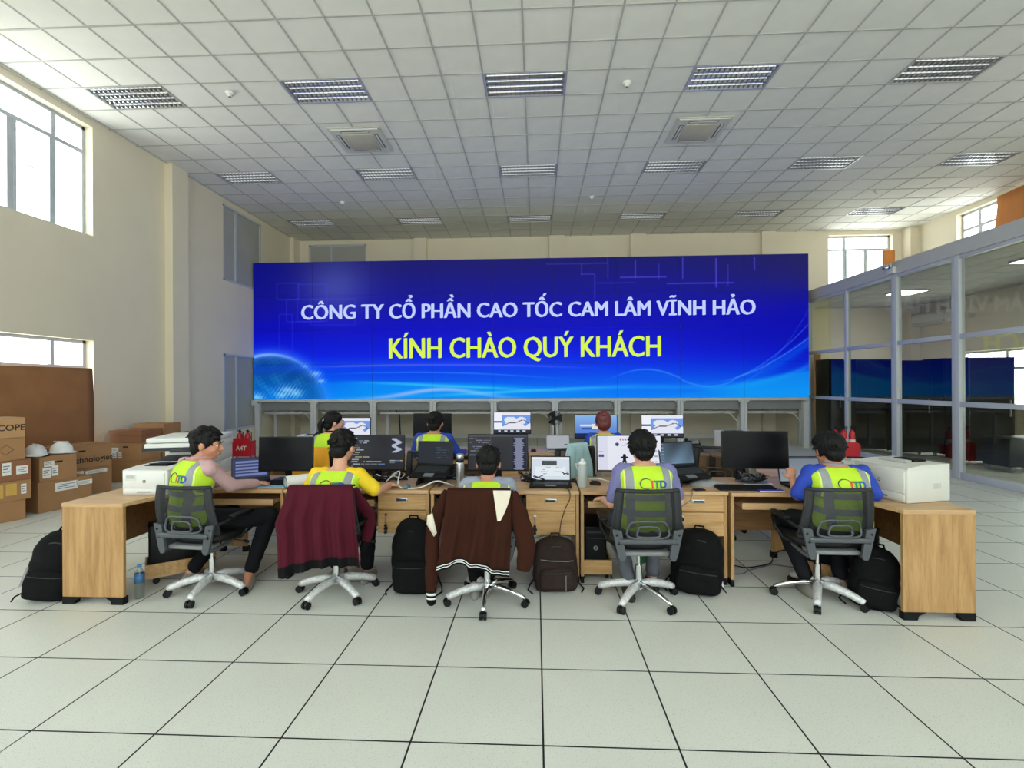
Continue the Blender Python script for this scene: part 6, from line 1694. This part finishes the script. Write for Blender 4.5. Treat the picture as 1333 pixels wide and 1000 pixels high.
# ================================================================== BAGS
def backpack(label, loc, rotz, w, d, h, mat='bag_black', tilt=0.0, tiltx=0.0, zipm='zip_dark', name='backpack', boxy=2.6, pocket=True, squash=1.0, extra=None, seed=1):
    t = thing(name, label, 'bag', loc, rotz, 'bags on the floor'); t.rotation_euler = (tiltx, tilt, rotz)
    rg = []
    for k, (v, a, b_, off) in enumerate([(0, .82, .8, 0), (.02, .94, .92, 0), (.08, 1, 1, 0), (.3, 1.02, 1.0, 0), (.55, 1.0, .92, .02), (.75, .94, .8, .05), (.88, .82, .66, .08), (.96, .58, .46, .1), (1, .25, .2, .1)]):
        rg.append((0, off*d, .002+v*h, w/2*a, d/2*b_, 0, boxy if v < .9 else 2.2))
    m = MB(); m.loft(rg, 40)
    b = remesh(m, 'main_body', mat, t, .012, 3, folds(.006, 22, seed))
    if pocket:
        m = MB(); m.loft([(0, -d*.46, .03, w*.36, d*.12, 0, 3), (0, -d*.48, .05, w*.40, d*.17, 0, 3), (0, -d*.47, h*.35, w*.40, d*.17, 0, 3), (0, -d*.42, h*.47, w*.36, d*.12, 0, 3), (0, -d*.38, h*.5, w*.2, d*.05)], 32)
        remesh(m, 'front_pocket', mat, t, .01, 3, folds(.003, 26, seed+1))
        m = MB(); m.tube([(x*w*.36, -d*.62+.02*abs(x)**3, h*.40) for x in (-1, -.6, -.2, .2, .6, 1)], .003, 5); m.build('zipper', zipm, t)
    m = MB(); m.tube([(w*.42*math.cos(a), -d*.40+d*.30*abs(math.cos(a))**2+ (d*.12 if math.sin(a) > .6 else 0), h*.42+h*.45*math.sin(a)) for a in [PI*k/14 for k in range(15)]], .004, 5); m.build('zipper', zipm, t)
    m = MB(); m.tube([(-.04, .08*d, h*.97), (-.03, .08*d, h+.025), (.03, .08*d, h+.025), (.04, .08*d, h*.97)], .008, 6); m.build('carry_handle', mat, t)
    for s in (-1, 1):
        m = MB(); m.tube([(s*w*.28, d*.35, h*.9), (s*w*.34, d*.58, h*.7), (s*w*.36, d*.62, h*.4), (s*w*.42, d*.5, h*.12)], [.02, .026, .022, .012], 8, flat=.4); m.build('shoulder_strap', mat, t)
        m = MB(); m.tube([(s*w*.45, d*.42, h*.12), (s*(w*.5+.03), d*.1, .02), (s*(w*.5+.05), -d*.2, .008), (s*(w*.5+.02), -d*.5, .006)], .006, 5); m.build('strap_end', mat, t)
    return t
MT['bag_black'] = M('black_nylon', '08090a', .85, spec=.2, var=.15, bump=.3, bscale=60)
MT['bag_brown'] = M('brown_nylon', '2f2420', .85, spec=.2, var=.12, bump=.3, bscale=60)
MT['zip_dark'] = M('zip_grey', '2c2d30', .5); MT['zip_light'] = M('zip_light', '8d8f92', .4)
bl = backpack('black backpack leaning outside the left desk end panel', (-3.72, 3.66, 0), .25, .34, .26, .50, zipm='zip_dark', tilt=.14)
m = MB(); m.box(-.17, -.155, -.15, -.14, .1, .24, mat=Matrix.Rotation(.2, 4, 'Y')); m.build('reflective_tag', 'zip_light', bl)
backpack('tall black backpack standing between the maroon and brown jackets', (-.955, 3.88, 0), -.05, .35, .24, .555, tilt=-.03)
t = backpack('brown laptop backpack standing right of the middle chair', (.145, 3.96, 0), .1, .34, .22, .40, 'bag_brown', boxy=4.5)
m = MB(); m.box(.06, .064, -.155, -.15, .03, .15); m.build('zipper', 'zip_light', t)
m = MB(); m.tube([(-.13, -.13, .27), (-.05, -.15, .265), (.08, -.15, .26), (.12, -.14, .262)], .003, 5); m.build('zipper', 'zip_light', t)
backpack('black backpack slumped right of the purple worker chair', (1.235, 3.97, 0), -.25, .38, .28, .47, tilt=.08, seed=4)
backpack('black backpack tucked under the right corner desk', (2.42, 3.74, 0), -.4, .30, .24, .42, tilt=.12, seed=6)
t = thing('document_sleeve', 'white document sleeve sticking out beside the slumped black backpack', 'folder', (1.43, 4.08, 0), .3)
m = MB(); m.box(-.008, .008, -.1, .1, .001, .33, mat=Matrix.Rotation(-.16, 4, 'Y')); m.build('sleeve', 'white_paper', t)
t = thing('carrier_bag', 'white carrier bag with a green leaf print under the desk behind the purple worker', 'bag', (.88, 4.42, 0), .0)
m = MB(); m.loft([(0, 0, .002, .13, .07, 0, 3), (0, 0, .05, .14, .075, 0, 3), (0, 0, .16, .14, .06, 0, 3), (0, 0, .24, .12, .02, 0, 2.5)], 28); m.build('bag_body', 'white_paper', t)
m = MB(); m.add([(-.02, -.078, .1), (.02, -.079, .06), (.06, -.078, .07), (.07, -.077, .11), (.05, -.076, .15), (0, -.077, .15)], [(0, 1, 2, 3, 4, 5)]); m.build('leaf_print', M('leaf_green', '2c7a45', .6), t)
m = MB()
for s in (-1, 1): m.tube([(-.05, s*.01, .23), (-.045, s*.012, .30), (.045, s*.012, .30), (.05, s*.01, .23)], .005, 5)
m.build('handle', 'white_paper', t)
